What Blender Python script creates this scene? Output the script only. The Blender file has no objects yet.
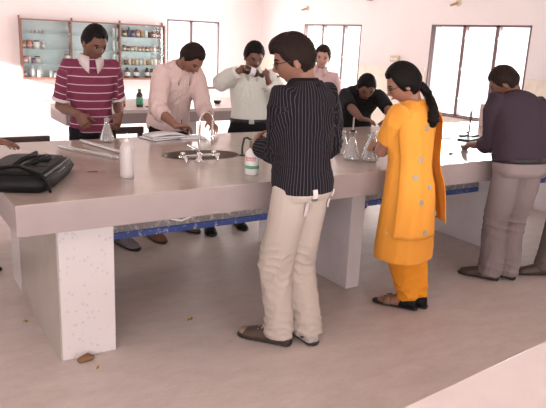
import bpy, bmesh, math, random
import numpy as np
from mathutils import Matrix, Vector

# ------------------------------------------------------------------ camera, world, light, exposure
SC = bpy.context.scene
COL = SC.collection
YAW, PITCH, ROLL, FPX, CAMZ = .576388, .257298, -.0456766, 628.32, 1.65
fw = Vector((math.sin(YAW)*math.cos(PITCH), math.cos(YAW)*math.cos(PITCH), -math.sin(PITCH)))
rt = Vector((math.cos(YAW), -math.sin(YAW), 0)); dn = fw.cross(rt)
r2 = rt*math.cos(ROLL) + dn*math.sin(ROLL); d2 = -rt*math.sin(ROLL) + dn*math.cos(ROLL)
cam_data = bpy.data.cameras.new('camera'); cam = bpy.data.objects.new('camera', cam_data); COL.objects.link(cam)
m = Matrix((r2, -d2, -fw)).transposed().to_4x4(); m.translation = (0, 0, CAMZ); cam.matrix_world = m
cam_data.sensor_width = 36; cam_data.lens = 36*FPX/546; cam_data.clip_start = .02
SC.camera = cam
vs = SC.view_settings; vs.view_transform = 'Standard'; vs.look = 'None'; vs.gamma = 1; vs.use_curve_mapping = False
vs.exposure = -0.42
w = bpy.data.worlds.new('sky'); SC.world = w; w.use_nodes = True
bg = w.node_tree.nodes['Background']; bg.inputs[0].default_value = (1, .96, .97, 1); bg.inputs[1].default_value = 2.6

def area(name, loc, target, sx, sy, power, color=(1, .97, .96), spread=180):
    l = bpy.data.lights.new(name, 'AREA'); l.shape = 'RECTANGLE'; l.size = sx; l.size_y = sy; l.energy = power; l.color = color
    l.spread = math.radians(spread)
    o = bpy.data.objects.new(name, l); COL.objects.link(o); o.location = loc
    o.rotation_euler = (Vector(target)-Vector(loc)).to_track_quat('-Z', 'Y').to_euler()
    return o
XW, YW, XL, YB, ZC = 6.6, 10.82, -3.6, -4.2, 3.1       # window wall, cabinet wall, left wall, rear wall, ceiling
# daylight through the window openings; rear and left ones unseen, added for light
area('daylight', (XW+.1, 8.6, 1.33), (0, 8.6, 1.0), 1.4, 1.05, 150)
area('daylight', (XW+.1, 5.58, 1.33), (0, 5.0, 1.0), 1.4, 1.05, 150)
area('daylight', (5.12, YW+.1, 1.3), (5.0, 0, 1.0), .95, 1.1, 70)
area('daylight', (-.4, YB-.1, 1.6), (.8, 4, .8), 2.6, 1.5, 150)
area('daylight', (3.6, YB-.1, 1.6), (3.4, 4, .8), 2.6, 1.5, 150)
area('daylight', (XL-.1, -2.2, 1.6), (3, 1.4, .8), 2.2, 1.4, 260)
sun = bpy.data.lights.new('sun', 'SUN'); sun.energy = 27; sun.angle = math.radians(1.0); sun.color = (1, .95, .92)
so = bpy.data.objects.new('sun', sun); COL.objects.link(so); so.location = (-6, 7, 5)
so.rotation_euler = Vector((.93, .30, -.21)).to_track_quat('-Z', 'Y').to_euler()

rnd = random.Random(7)

# ------------------------------------------------------------------ materials
def mat(name, col, rough=.7, metal=0, spec=.5, noise=None, bump=None, **kw):
    m = bpy.data.materials.new(name); m.use_nodes = True; nt = m.node_tree; b = nt.nodes['Principled BSDF']
    b.inputs['Base Color'].default_value = (*col, 1); b.inputs['Roughness'].default_value = rough
    b.inputs['Metallic'].default_value = metal; b.inputs['Specular IOR Level'].default_value = spec
    for k, v in kw.items(): b.inputs[k].default_value = v
    tc = nt.nodes.new('ShaderNodeTexCoord')
    if noise:                                           # (scale, colour2, low, high)
        n = nt.nodes.new('ShaderNodeTexNoise'); n.inputs['Scale'].default_value = noise[0]; n.inputs['Detail'].default_value = 6
        n.inputs['Roughness'].default_value = .65
        nt.links.new(tc.outputs['Object'], n.inputs['Vector'])
        mr = nt.nodes.new('ShaderNodeMapRange'); mr.inputs[1].default_value = noise[2]; mr.inputs[2].default_value = noise[3]
        nt.links.new(n.outputs['Fac'], mr.inputs[0])
        mx = nt.nodes.new('ShaderNodeMixRGB'); mx.inputs[1].default_value = (*col, 1); mx.inputs[2].default_value = (*noise[1], 1)
        nt.links.new(mr.outputs[0], mx.inputs[0]); nt.links.new(mx.outputs[0], b.inputs['Base Color'])
    if bump:                                            # (scale, strength)
        n = nt.nodes.new('ShaderNodeTexNoise'); n.inputs['Scale'].default_value = bump[0]; n.inputs['Detail'].default_value = 4
        nt.links.new(tc.outputs['Object'], n.inputs['Vector'])
        bp = nt.nodes.new('ShaderNodeBump'); bp.inputs['Strength'].default_value = bump[1]; bp.inputs['Distance'].default_value = .01
        nt.links.new(n.outputs['Fac'], bp.inputs['Height']); nt.links.new(bp.outputs[0], b.inputs['Normal'])
    return m
def glass_mat(name, tint=(.97, .98, .98), amount=.9, rough=.03, ior=1.5):
    m = bpy.data.materials.new(name); m.use_nodes = True; nt = m.node_tree; nt.nodes.clear()
    out = nt.nodes.new('ShaderNodeOutputMaterial'); mix = nt.nodes.new('ShaderNodeMixShader')
    t = nt.nodes.new('ShaderNodeBsdfTransparent'); t.inputs[0].default_value = (*tint, 1)
    g = nt.nodes.new('ShaderNodeBsdfGlossy'); g.inputs['Roughness'].default_value = rough
    fr = nt.nodes.new('ShaderNodeLayerWeight'); fr.inputs[0].default_value = .5; pw = nt.nodes.new('ShaderNodeMath'); pw.operation = 'POWER'; pw.inputs[1].default_value = ior; nt.links.new(fr.outputs['Facing'], pw.inputs[0])
    ad = nt.nodes.new('ShaderNodeMath'); ad.inputs[1].default_value = .05; ad.use_clamp = True; nt.links.new(pw.outputs[0], ad.inputs[0])
    ml = nt.nodes.new('ShaderNodeMath'); ml.operation = 'MULTIPLY'; ml.inputs[1].default_value = amount
    nt.links.new(ad.outputs[0], ml.inputs[0]); nt.links.new(ml.outputs[0], mix.inputs[0])
    nt.links.new(t.outputs[0], mix.inputs[1]); nt.links.new(g.outputs[0], mix.inputs[2]); nt.links.new(mix.outputs[0], out.inputs[0])
    return m
def stripe_mat(name, base, line, period, width, chan, rough=.9, offset=0.0):
    """fabric with thin stripes; the coordinate along which they repeat is stored on the cloth (attribute 'weave')"""
    m = mat(name, base, rough, spec=.2, **{'Sheen Weight': .0}); nt = m.node_tree; b = nt.nodes['Principled BSDF']
    a = nt.nodes.new('ShaderNodeAttribute'); a.attribute_name = 'weave'
    sp = nt.nodes.new('ShaderNodeSeparateXYZ'); nt.links.new(a.outputs['Vector'], sp.inputs[0])
    ad = nt.nodes.new('ShaderNodeMath'); ad.operation = 'ADD'; ad.inputs[1].default_value = 10+offset
    nt.links.new(sp.outputs[chan], ad.inputs[0])
    md = nt.nodes.new('ShaderNodeMath'); md.operation = 'MODULO'; md.inputs[1].default_value = period
    nt.links.new(ad.outputs[0], md.inputs[0])
    lt = nt.nodes.new('ShaderNodeMath'); lt.operation = 'LESS_THAN'; lt.inputs[1].default_value = width
    nt.links.new(md.outputs[0], lt.inputs[0])
    mx = nt.nodes.new('ShaderNodeMixRGB'); mx.inputs[1].default_value = (*base, 1); mx.inputs[2].default_value = (*line, 1)
    nt.links.new(lt.outputs[0], mx.inputs[0]); nt.links.new(mx.outputs[0], b.inputs['Base Color'])
    return m
def spots_mat(name, base, spot, scale, lo, hi, rough=.3, noise=None, bump=None, coord='Object'):
    m = mat(name, base, rough, noise=noise, bump=bump); nt = m.node_tree; b = nt.nodes['Principled BSDF']
    tc = nt.nodes.new('ShaderNodeTexCoord'); v = nt.nodes.new('ShaderNodeTexVoronoi'); v.inputs['Scale'].default_value = scale
    nt.links.new(tc.outputs[coord], v.inputs['Vector'])
    mr = nt.nodes.new('ShaderNodeMapRange'); mr.inputs[1].default_value = lo; mr.inputs[2].default_value = hi
    mr.inputs[3].default_value = 1; mr.inputs[4].default_value = 0; nt.links.new(v.outputs['Distance'], mr.inputs[0])
    mx = nt.nodes.new('ShaderNodeMixRGB'); mx.inputs[2].default_value = (*spot, 1)
    src = b.inputs['Base Color'].links[0].from_socket if b.inputs['Base Color'].links else None
    if src: nt.links.new(src, mx.inputs[1])
    else: mx.inputs[1].default_value = (*base, 1)
    nt.links.new(mr.outputs[0], mx.inputs[0]); nt.links.new(mx.outputs[0], b.inputs['Base Color'])
    return m

M = {}
M['wall'] = mat('pink_white_paint', (.79, .715, .71), .85, noise=(1.3, (.76, .68, .675), .4, .7))
M['dado'] = mat('cream_dado_paint', (.80, .72, .62), .6, noise=(9, (.70, .60, .50), .5, .75))
M['ceiling'] = mat('ceiling_white', (.85, .80, .79), .9)
m_ = M['floor'] = mat('pink_grey_cement', (.53, .44, .405), .5, spec=.35, noise=(7, (.65, .555, .515), .36, .66), bump=(60, .15))
nt_ = m_.node_tree; nz = [n for n in nt_.nodes if n.type == 'TEX_NOISE'][0]; nz.inputs['Detail'].default_value = 12; nz.inputs['Roughness'].default_value = .8
mp = nt_.nodes.new('ShaderNodeMapping'); mp.inputs['Scale'].default_value = (.55, 1.25, 1); mp.inputs['Rotation'].default_value = (0, 0, .5)   # trowel streaks
nt_.links.new([n for n in nt_.nodes if n.type == 'TEX_COORD'][0].outputs['Object'], mp.inputs['Vector']); nt_.links.new(mp.outputs[0], nz.inputs['Vector'])
M['tabletop'] = mat('beige_granite', (.38, .305, .262), .16, spec=.45, noise=(5, (.44, .36, .315), .35, .7))
M['apron'] = mat('pinkish_apron', (.355, .288, .283), .35, spec=.4, noise=(4, (.33, .265, .26), .4, .65))
M['tile'] = spots_mat('speckled_white_tile', (.66, .60, .60), (.55, .51, .53), 30, .13, .30, .25)
M['tile_plain'] = mat('plain_white_tile', (.78, .74, .76), .22, noise=(3, (.72, .68, .70), .4, .7))
M['near'] = mat('pale_marble_worktop', (.68, .58, .56), .25, noise=(3, (.74, .65, .63), .4, .7))
M['dark_frame'] = mat('dark_chair_wood', (.05, .032, .03), .5)
M['win_frame'] = mat('dark_window_wood', (.15, .095, .095), .5)
M['reveal'] = mat('white_reveal', (.85, .80, .80), .8)
M['wood'] = mat('reddish_wood', (.27, .13, .10), .5, noise=(30, (.20, .095, .07), .4, .7))
M['cab_back'] = mat('pale_blue_back', (.60, .685, .70), .7)
M['shelf_glass'] = mat('green_glass_edge', (.36, .48, .48), .2)
M['pane'] = glass_mat('clear_pane', (.95, .97, .97), .7, .02, 5.0)
M['glass'] = glass_mat('lab_glass', (.95, .96, .96), .95, .06, 1.8)
for g_n, g_f in (('flask_glass', .16), ('thick_glass', .26)):
  m_ = glass_mat(g_n, (.95, .96, .96), .95, .06, 1.2); n_t = m_.node_tree; n_o = [n for n in n_t.nodes if n.type == 'OUTPUT_MATERIAL'][0]; n_x = n_t.nodes.new('ShaderNodeMixShader'); n_d = n_t.nodes.new('ShaderNodeBsdfDiffuse'); n_d.inputs[0].default_value = (.85, .82, .81, 1); n_x.inputs[0].default_value = g_f
  n_t.links.new(n_o.inputs[0].links[0].from_socket, n_x.inputs[1]); n_t.links.new(n_d.outputs[0], n_x.inputs[2]); n_t.links.new(n_x.outputs[0], n_o.inputs[0]); M[g_n] = m_
M['steel'] = mat('stainless_steel', (.13, .105, .09), .36, .9)
M['chrome'] = mat('chrome', (.72, .70, .70), .10, 1.0)
M['black_leather'] = mat('black_leather', (.006, .0055, .006), .5, spec=.18, bump=(180, .12))
M['black'] = mat('black_plastic', (.015, .015, .016), .45)
M['blue_paint'] = mat('blue_paint_splashed', (.045, .085, .30), .5, noise=(28, (.40, .37, .40), .56, .62))
M['grey_paint'] = mat('grey_steel_splashed', (.12, .11, .12), .5, noise=(35, (.45, .40, .40), .56, .66))
M['rail_grey'] = mat('splashed_grey_channel', (.26, .235, .24), .5, noise=(30, (.55, .50, .50), .52, .64))
M['white_plastic'] = mat('white_plastic', (.78, .74, .73), .4)
M['poly'] = mat('milky_polythene', (.55, .485, .475), .35, **{'Subsurface Weight': .3, 'Subsurface Radius': (.05, .05, .05)})
M['paper'] = mat('paper', (.74, .72, .74), .8)
M['amber'] = mat('amber_glass', (.05, .018, .008), .1, spec=.6)
M['red_bottle'] = mat('dark_red_glass', (.30, .03, .025), .15, spec=.6)
M['green'] = mat('green_plastic', (.03, .16, .09), .4)
M['red_print'] = mat('red_print', (.60, .12, .10), .6)
M['green_print'] = mat('green_print', (.12, .38, .24), .6)
M['brown_strap'] = mat('tan_patterned_strap', (.22, .12, .07), .6)
M['leaf'] = mat('dry_yellow_leaf', (.42, .27, .03), .7)
M['brown'] = mat('brown_clay', (.20, .10, .05), .8)
M['rubber'] = mat('black_rubber', (.02, .018, .018), .6)
M['eye'] = mat('eye_white', (.36, .29, .27), .35)
M['iris'] = mat('dark_iris', (.012, .008, .006), .2)
M['hair'] = mat('black_hair', (.008, .006, .006), .6, spec=.12, bump=(90, .5))
M['hair_brown'] = mat('dark_brown_hair', (.017, .009, .007), .6, spec=.15, bump=(90, .5))
M['gold'] = mat('yellow_metal', (.55, .38, .10), .3, .8)
M['silver'] = mat('silver_thread', (.42, .41, .36), .4, .3)

# ------------------------------------------------------------------ mesh helpers
class MB:
    def __init__(s): s.v = []; s.f = []; s.smooth = []
    def add(s, vs_, fs_, smooth=True):
        o = len(s.v); s.v += [tuple(map(float, p)) for p in vs_]
        s.f += [tuple(i+o for i in f) for f in fs_]; s.smooth += [smooth]*len(fs_); return s
    def box(s, lo, hi, R=None, c=None):
        x0, y0, z0 = lo; x1, y1, z1 = hi
        p = [(x0,y0,z0),(x1,y0,z0),(x1,y1,z0),(x0,y1,z0),(x0,y0,z1),(x1,y0,z1),(x1,y1,z1),(x0,y1,z1)]
        if R is not None: p = [tuple(np.asarray(R) @ np.asarray(q) + (np.zeros(3) if c is None else np.asarray(c))) for q in p]
        return s.add(p, [(0,3,2,1),(4,5,6,7),(0,1,5,4),(1,2,6,5),(2,3,7,6),(3,0,4,7)], False)
    def rings(s, rs, cap=True, smooth=True):
        n = len(rs[0]); vs_ = [p for r in rs for p in r]; fs_ = []
        for k in range(len(rs)-1):
            for i in range(n):
                j = (i+1) % n; fs_.append((k*n+i, k*n+j, (k+1)*n+j, (k+1)*n+i))
        if cap:
            fs_.append(tuple(range(n-1, -1, -1))); fs_.append(tuple((len(rs)-1)*n+i for i in range(n)))
        return s.add(vs_, fs_, smooth)
    def lathe(s, prof, c=(0,0,0), n=20, cap=True):
        return s.rings([[(c[0]+r*math.cos(2*math.pi*i/n), c[1]+r*math.sin(2*math.pi*i/n), c[2]+z) for i in range(n)] for r, z in prof], cap)
    def chain(s, pts, rad, n=12, ends=True, flat=None):
        pts = [np.asarray(p, float) for p in pts]; rad = list(rad) if hasattr(rad, '__len__') else [rad]*len(pts)
        P, Rr, T = [], [], []
        for i, p in enumerate(pts):
            t = pts[min(i+1, len(pts)-1)] - pts[max(i-1, 0)]; T.append(t/(np.linalg.norm(t)+1e-9))
        a = np.array([0, 0, 1.]) if abs(T[0][2]) < .9 else np.array([1., 0, 0])
        u = np.cross(T[0], a); u /= np.linalg.norm(u); rs = []
        def ring(c, t, r, u):
            v = np.cross(t, u); return [tuple(c + r*(math.cos(2*math.pi*i/n)*u + math.sin(2*math.pi*i/n)*v)) for i in range(n)]
        if ends:
            for q in (.95, .7, .35): rs.append(ring(pts[0]-T[0]*rad[0]*q, T[0], rad[0]*math.sqrt(1-q*q), u))
        for i, p in enumerate(pts):
            u = u - T[i]*np.dot(u, T[i]); u /= np.linalg.norm(u); rs.append(ring(p, T[i], rad[i], u))
        if ends:
            for q in (.35, .7, .95): rs.append(ring(pts[-1]+T[-1]*rad[-1]*q, T[-1], rad[-1]*math.sqrt(1-q*q), u))
        return s.rings(rs)
    def ellipsoid(s, c, r, R=None, nu=16, nv=10):
        c = np.asarray(c, float); rs = []
        for k in range(1, nv):
            th = math.pi*k/nv; row = []
            for i in range(nu):
                ph = 2*math.pi*i/nu; p = np.array([r[0]*math.sin(th)*math.cos(ph), r[1]*math.sin(th)*math.sin(ph), r[2]*math.cos(th)])
                row.append(tuple(c + (R @ p if R is not None else p)))
            rs.append(row)
        return s.rings(rs[::-1])
    def mesh(s, name):
        me = bpy.data.meshes.new(name); me.from_pydata(s.v, [], s.f)
        me.polygons.foreach_set('use_smooth', s.smooth); me.update(); return me
    def build(s, name, material, parent=None, bevel=0, fix=False):
        me = s.mesh(name)
        if fix:
            b = bmesh.new(); b.from_mesh(me); bmesh.ops.recalc_face_normals(b, faces=b.faces); b.to_mesh(me); b.free()
        return link(name, me, material, parent, bevel)
def link(name, me, material, parent=None, bevel=0):
    o = bpy.data.objects.new(name, me); COL.objects.link(o)
    if material: me.materials.append(M[material] if isinstance(material, str) else material)
    if parent: o.parent = parent
    if bevel:
        b = o.modifiers.new('bevel', 'BEVEL'); b.width = bevel; b.segments = 2; b.limit_method = 'ANGLE'
    return o
def tag(o, label=None, cat=None, group=None, kind=None):
    for k, v in (('label', label), ('category', cat), ('group', group), ('kind', kind)):
        if v: o[k] = v
    return o
def thing(name, label, cat, loc=(0,0,0), rz=0, group=None):
    o = bpy.data.objects.new(name, None); COL.objects.link(o); o.location = loc; o.rotation_euler = (0, 0, rz)
    return tag(o, label, cat, group)
def struct(name, mb, material, bevel=0): return tag(mb.build(name, material, bevel=bevel), kind='structure')
def evaluate(me, mods):
    o = bpy.data.objects.new('working', me); COL.objects.link(o)
    for t, kw in mods:
        md = o.modifiers.new(t, t)
        for k, v in kw.items(): setattr(md, k, v)
    dg = bpy.context.evaluated_depsgraph_get(); dg.update()
    out = bpy.data.meshes.new_from_object(o.evaluated_get(dg)); bpy.data.objects.remove(o); bpy.data.meshes.remove(me)
    return out
def remeshed(mb, voxel, smooth=4, name='body'):
    me = evaluate(mb.mesh(name), [('REMESH', dict(mode='VOXEL', voxel_size=voxel, use_smooth_shade=True)), ('SMOOTH', dict(factor=.5, iterations=smooth))])
    me.name = name; me.polygons.foreach_set('use_smooth', [True]*len(me.polygons)); return me
def get_v(me):
    a = np.zeros(len(me.vertices)*3, np.float32); me.vertices.foreach_get('co', a); return a.reshape(-1, 3).astype(float)
def get_n(me):
    a = np.zeros(len(me.vertices)*3, np.float32); me.vertices.foreach_get('normal', a); return a.reshape(-1, 3).astype(float)
def set_v(me, v): me.vertices.foreach_set('co', v.astype(np.float32).ravel()); me.update()
def wob(v, freq, seed, n=7, stretch=(1, 1, 1)):
    r = np.random.RandomState(seed); o = np.zeros(len(v))
    for k in range(n):
        d = r.normal(size=3)*np.array(stretch); d = d/np.linalg.norm(d)*freq*r.uniform(.6, 1.6); o += np.sin(v@d + r.uniform(0, 6.3))
    return o/math.sqrt(n)
def U(v): v = np.asarray(v, float); return v/(np.linalg.norm(v)+1e-12)
def rot(axis, a):
    x, y, z = U(axis); c, s = math.cos(a), math.sin(a); C = 1-c
    return np.array([[c+x*x*C, x*y*C-z*s, x*z*C+y*s], [y*x*C+z*s, c+y*y*C, y*z*C-x*s], [z*x*C-y*s, z*y*C+x*s, c+z*z*C]])

# ------------------------------------------------------------------ room
struct('floor', MB().box((XL-.2, YB-.2, -.12), (XW+.2, YW+.2, 0)), 'floor')
struct('ceiling', MB().box((XL-.2, YB-.2, ZC), (XW+.2, YW+.2, ZC+.12)), 'ceiling')
def wall_with_holes(mb, axis, pos, thick, a0, a1, z0, z1, holes):
    """axis 'x': a wall in the plane X=pos running along Y; 'y': plane Y=pos running along X"""
    def b(p0, p1, q0, q1):
        if p1-p0 < 1e-4 or q1-q0 < 1e-4: return
        t0, t1 = sorted((pos, pos+thick))
        if axis == 'x': mb.box((t0, p0, q0), (t1, p1, q1))
        else: mb.box((p0, t0, q0), (p1, t1, q1))
    x = a0
    for h0, h1, hz0, hz1 in sorted(holes):
        b(x, h0, z0, z1); b(h0, h1, z0, min(z1, max(z0, hz0))); b(h0, h1, max(z0, min(z1, hz1)), z1); x = h1
    b(x, a1, z0, z1); return mb
WR = [(7.85, 9.40, .80, 1.92), (4.80, 6.38, .76, 1.93)]
WB = [(4.62, 5.66, .70, 1.90)]
WRear = [(-1.8, 1.0, .8, 2.4), (2.2, 5.0, .8, 2.4)]  # unseen windows added to light the bench front
WLf = [(-3.4, -1.0, .85, 2.3), (4.95, 9.2, 0, 2.35)]  # first opening is unseen, added for the left light
struct('wall_right', wall_with_holes(MB(), 'x', XW, .2, YB-.2, YW+.2, 0, ZC, WR), 'wall')
struct('wall_back', wall_with_holes(MB(), 'y', YW, .2, XL, XW, 0, ZC, WB), 'wall')
struct('wall_rear', wall_with_holes(MB(), 'y', YB, -.2, XL, XW, 0, ZC, WRear), 'wall')
struct('wall_left', wall_with_holes(MB(), 'x', XL, -.2, YB-.2, YW+.2, 0, ZC, WLf), 'wall')
# cream dado on the window wall with a narrow ledge
struct('trim_1', wall_with_holes(MB(), 'x', XW, -.012, YB, YW, 0, 1.32, [(a-.02, b+.02, c-.03, d) for a, b, c, d in WR]), 'dado')
dd = MB()
for a, b in ((YB, 4.77), (6.41, 7.82), (9.43, YW)): dd.box((XW-.03, a, 1.32), (XW, b, 1.345))
struct('trim_2', dd, 'wall')
def window(n, axis, pos, a0, a1, z0, z1, bars):
    t = bpy.data.objects.new('window_%d' % n, None); COL.objects.link(t); tag(t, kind='structure')
    def bx(mb, p0, p1, q0, q1, d0, d1):
        if axis == 'x': mb.box((pos+d0, p0, q0), (pos+d1, p1, q1))
        else: mb.box((p0, pos+d0, q0), (p1, pos+d1, q1))
    f = MB(); e = .026
    bx(f, a0, a1, z1-e, z1, .0, .06); bx(f, a0, a1, z0, z0+e*.7, .0, .06); bx(f, a0, a0+e, z0, z1, .0, .06); bx(f, a1-e, a1, z0, z1, .0, .06)
    for c in bars: bx(f, c-.026, c+.026, z0, z1, .0, .06)
    f.build('window_frame', 'win_frame', t)
    h = MB()
    for c in bars:
        for z in (z0+.22, z0+.6, z1-.18): bx(h, c-.032, c-.012, z, z+.025, -.02, .01)
    h.build('window_hinges', 'win_frame', t)
    g = MB(); bx(g, a0+e, a1-e, z0+e*.7, z1-e, .03, .036); g.build('window_pane', 'pane', t)
    s = MB(); bx(s, a0-.03, a1+.03, z0-.022, z0-.002, -.02, .0); s.build('window_sill', 'win_frame', t)
    return t
window(1, 'x', XW, 7.85, 9.40, .80, 1.92, [8.29, 8.85])
window(2, 'x', XW, 4.80, 6.38, .76, 1.93, [5.28, 5.80])
window(3, 'y', YW, 4.62, 5.66, .70, 1.90, [5.09])
for k, (a, b, c, d) in enumerate(WRear):
    q = MB(); 
    for z0_, z1_ in ((c, c+.05), (d-.05, d)): q.box((a, YB-.06, z0_), (b, YB, z1_))
    for x in (a, (a+b)/2-.025, b-.05): q.box((x, YB-.06, c), (x+.05, YB, d))
    struct('window_%d' % (4+k), q, 'dark_frame')

# ------------------------------------------------------------------ benches
def slab_with_sink(name, lo, hi, hole=None):
    me = MB().box(lo, hi).mesh(name)
    if hole:
        cx, cy, rx, ry, ang = hole; cu = MB(); ca, sa = math.cos(ang), math.sin(ang)
        rings = [[(cx+rx*math.cos(t)*ca-ry*math.sin(t)*sa, cy+rx*math.cos(t)*sa+ry*math.sin(t)*ca, z) for t in [2*math.pi*i/48 for i in range(48)]] for z in (lo[2]-.05, hi[2]+.05)]
        cu.rings(rings); co = link('cutter', cu.mesh('cutter'), None)
        me = evaluate(me, [('BOOLEAN', dict(operation='DIFFERENCE', solver='EXACT', object=co))]); bpy.data.objects.remove(co)
        me.polygons.foreach_set('use_smooth', [False]*len(me.polygons))
    return me
TZ, TB = .90, .755
TX0, TX1, TY0, TY1 = .49, 6.45, 2.80, 4.43
bench = thing('lab_bench', 'long beige granite-topped laboratory bench with built-in oval sink across the room', 'lab bench', (TX0, TY0, 0))
def rel(mb, o): mb.v = [(x-o[0], y-o[1], z-o[2]) for x, y, z in mb.v]; return mb
me = slab_with_sink('worktop', (0, 0, TZ-.006), (TX1-TX0, TY1-TY0, TZ), (1.79-TX0, 3.63-TY0, .255, .165, -.15))
link('worktop', me, 'tabletop', bench)
ap = MB(); ap.box((.0005, .0005, TB), (TX1-TX0-.0005, .10, TZ-.006)); ap.box((.004, TY1-TY0-.10, TB), (TX1-TX0-.004, TY1-TY0-.004, TZ-.006))
ap.box((.0005, .10, TB), (.10, TY1-TY0-.10, TZ-.006)); ap.box((TX1-TX0-.104, .10, TB), (TX1-TX0-.004, TY1-TY0-.10, TZ-.006))
ap.build('apron', 'apron', bench)
for k, (a, b) in enumerate(((.71, .99), (2.65, 2.765), (4.31, 4.425), (5.93, 6.04))):
    q = MB().box((a-TX0, .20 if k == 0 else .31, 0), (b-TX0, 1.48, TB)); p = q.build('support_panel', 'tile' if k == 0 else 'tile_plain', bench, bevel=.004)
M['side_tile'] = mat('darker_beige_tile', (.36, .31, .275), .3, noise=(4, (.43, .375, .34), .35, .7))  # plain beige, darker than the speckled white front of the panel
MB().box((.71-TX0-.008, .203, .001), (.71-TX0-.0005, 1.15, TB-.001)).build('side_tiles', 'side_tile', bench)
# second bench behind
b2 = thing('lab_bench', 'pale bench standing behind the students under the wall cabinet, bottles on it', 'lab bench', (1.56, 6.06, 0))
MB().box((0, 0, .865), (2.7, 1.06, .90)).build('worktop', 'near', b2); 
q = MB(); q.box((.004, .004, .76), (2.696, .1, .865)); q.box((.004, .96, .76), (2.696, 1.056, .865)); q.box((.004, .1, .76), (.1, .96, .865)); q.box((2.6, .1, .76), (2.696, .96, .865))
q.build('apron', 'apron', b2)
for a in (.25, 1.3, 2.3): MB().box((a, .12, 0), (a+.12, .95, .76)).build('support_panel', 'tile_plain', b2)
nb = thing('lab_bench', 'pale marble bench corner nearest the camera at bottom right', 'lab bench', (-.55, -.815, 0), math.radians(5))
MB().box((0, 0, .86), (6.2, 1.52, .90)).build('worktop', 'near', nb, bevel=.003)
MB().box((.01, 1.41, .76), (6.19, 1.51, .86)).build('apron', 'apron', nb)
for a in (.3, 2.0, 3.7, 5.4): MB().box((a, .15, 0), (a+.12, 1.3, .86 if False else .86)).build('support_panel', 'tile_plain', nb)

# foot rails between the panels
for k, (a, b, lab) in enumerate(((.99, 2.65, 'blue paint-splashed steel rail between the left end panel and the panel behind striped-shirt man'),
                                 (2.765, 4.31, 'paint-splashed rail passing behind the orange-dressed woman under the bench'),
                                 (4.425, 5.93, 'grey-blue rail under the bench to the right of the grey-trousered man'))):
    r_ = thing('under_bench_rail', lab, 'rail', (a+.002, 3.43, .468), 0, 'rails under the long bench')
    L_ = b-a-.004
    MB().box((0, 0, 0), (L_, .05, .042)).build('blue_channel', 'blue_paint', r_, bevel=.004)
    MB().box((0, .004, .042), (L_, .06, .105)).build('grey_channel', 'rail_grey', r_, bevel=.004)
hz = thing('hose', 'thin white hose looping down beneath the bench edge near the sink', 'hose', (1.30, 3.1, 0))
MB().chain([(.0, .02, .754), (.015, .01, .70), (.05, 0, .662), (.11, 0, .645), (.165, 0, .66), (.20, .01, .70), (.215, .02, .754)], .0065).build('hose_tube', 'white_plastic', hz)

# ------------------------------------------------------------------ people
def head_shape(h, female=False):
    """vertices (head frame: x to its left... +x = person's left, y forward, z up; origin mid-head) and faces"""
    a, b, c = .345*h, .435*h, .5*h
    nu, nv = 56, 44; V = []; F = []
    def g(x, s): return math.exp(-(x/s)**2)
    for k in range(nv+1):
        th = math.pi*k/nv
        for i in range(nu):
            ph = 2*math.pi*i/nu
            x, y, z = math.sin(th)*math.cos(ph), math.sin(th)*math.sin(ph), math.cos(th)
            lo = max(0, -z-.05)
            X = a*x*(1-.34*lo**1.2); Y = b*y; Z = c*z
            if y < 0: Y *= 1-.42*lo
            else: Y = Y*(1-.06*lo) + .012*h*lo
            if z > 0: X *= 1+.03*math.sin(math.pi*z)
            if y > 0:
                q = min(1, y*1.6); u, v = X/h, Z/h
                d = .0
                d += .085*g(u, .045)*g(v+.115, .055)                         # nose tip
                d += .050*g(u, .035)*g(v+.045, .085)                         # nose bridge
                d += .030*g(abs(u)-.045, .03)*g(v+.135, .03)                 # nostrils
                d -= .045*g(abs(u)-.135, .075)*g(v-.01, .055)                # eye sockets
                d += .022*g(abs(u)-.12, .11)*g(v-.095, .035)                 # brow
                d += .018*g(abs(u)-.19, .07)*g(v+.10, .08)                   # cheeks
                d += .030*g(u, .10)*g(v+.235, .022) + .034*g(u, .09)*g(v+.285, .026)   # lips
                d -= .014*g(u, .11)*g(v+.258, .010)                          # mouth line
                d -= .016*g(u, .13)*g(v+.335, .03)
                d += .040*g(u, .11)*g(v+.42, .07)                            # chin
                Y += d*h*q
            V.append((X, Y, Z))
    for k in range(nv):
        for i in range(nu):
            j = (i+1) % nu; F.append((k*nu+i, (k+1)*nu+i, (k+1)*nu+j, k*nu+j))
    return V, F

SKIN = {'dark': (.17, .075, .05), 'mid': (.27, .13, .09), 'warm': (.34, .165, .115), 'light': (.48, .27, .21)}
for k_, c_ in SKIN.items(): M['skin_'+k_] = mat('skin_'+k_, c_, .55, spec=.4, **{'Subsurface Weight': .08, 'Subsurface Radius': (.02, .008, .005)})
for k_, c_ in SKIN.items(): M['lip_'+k_] = mat('lip_'+k_, (c_[0]*.75, c_[1]*.55, c_[2]*.6), .45)

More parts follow.
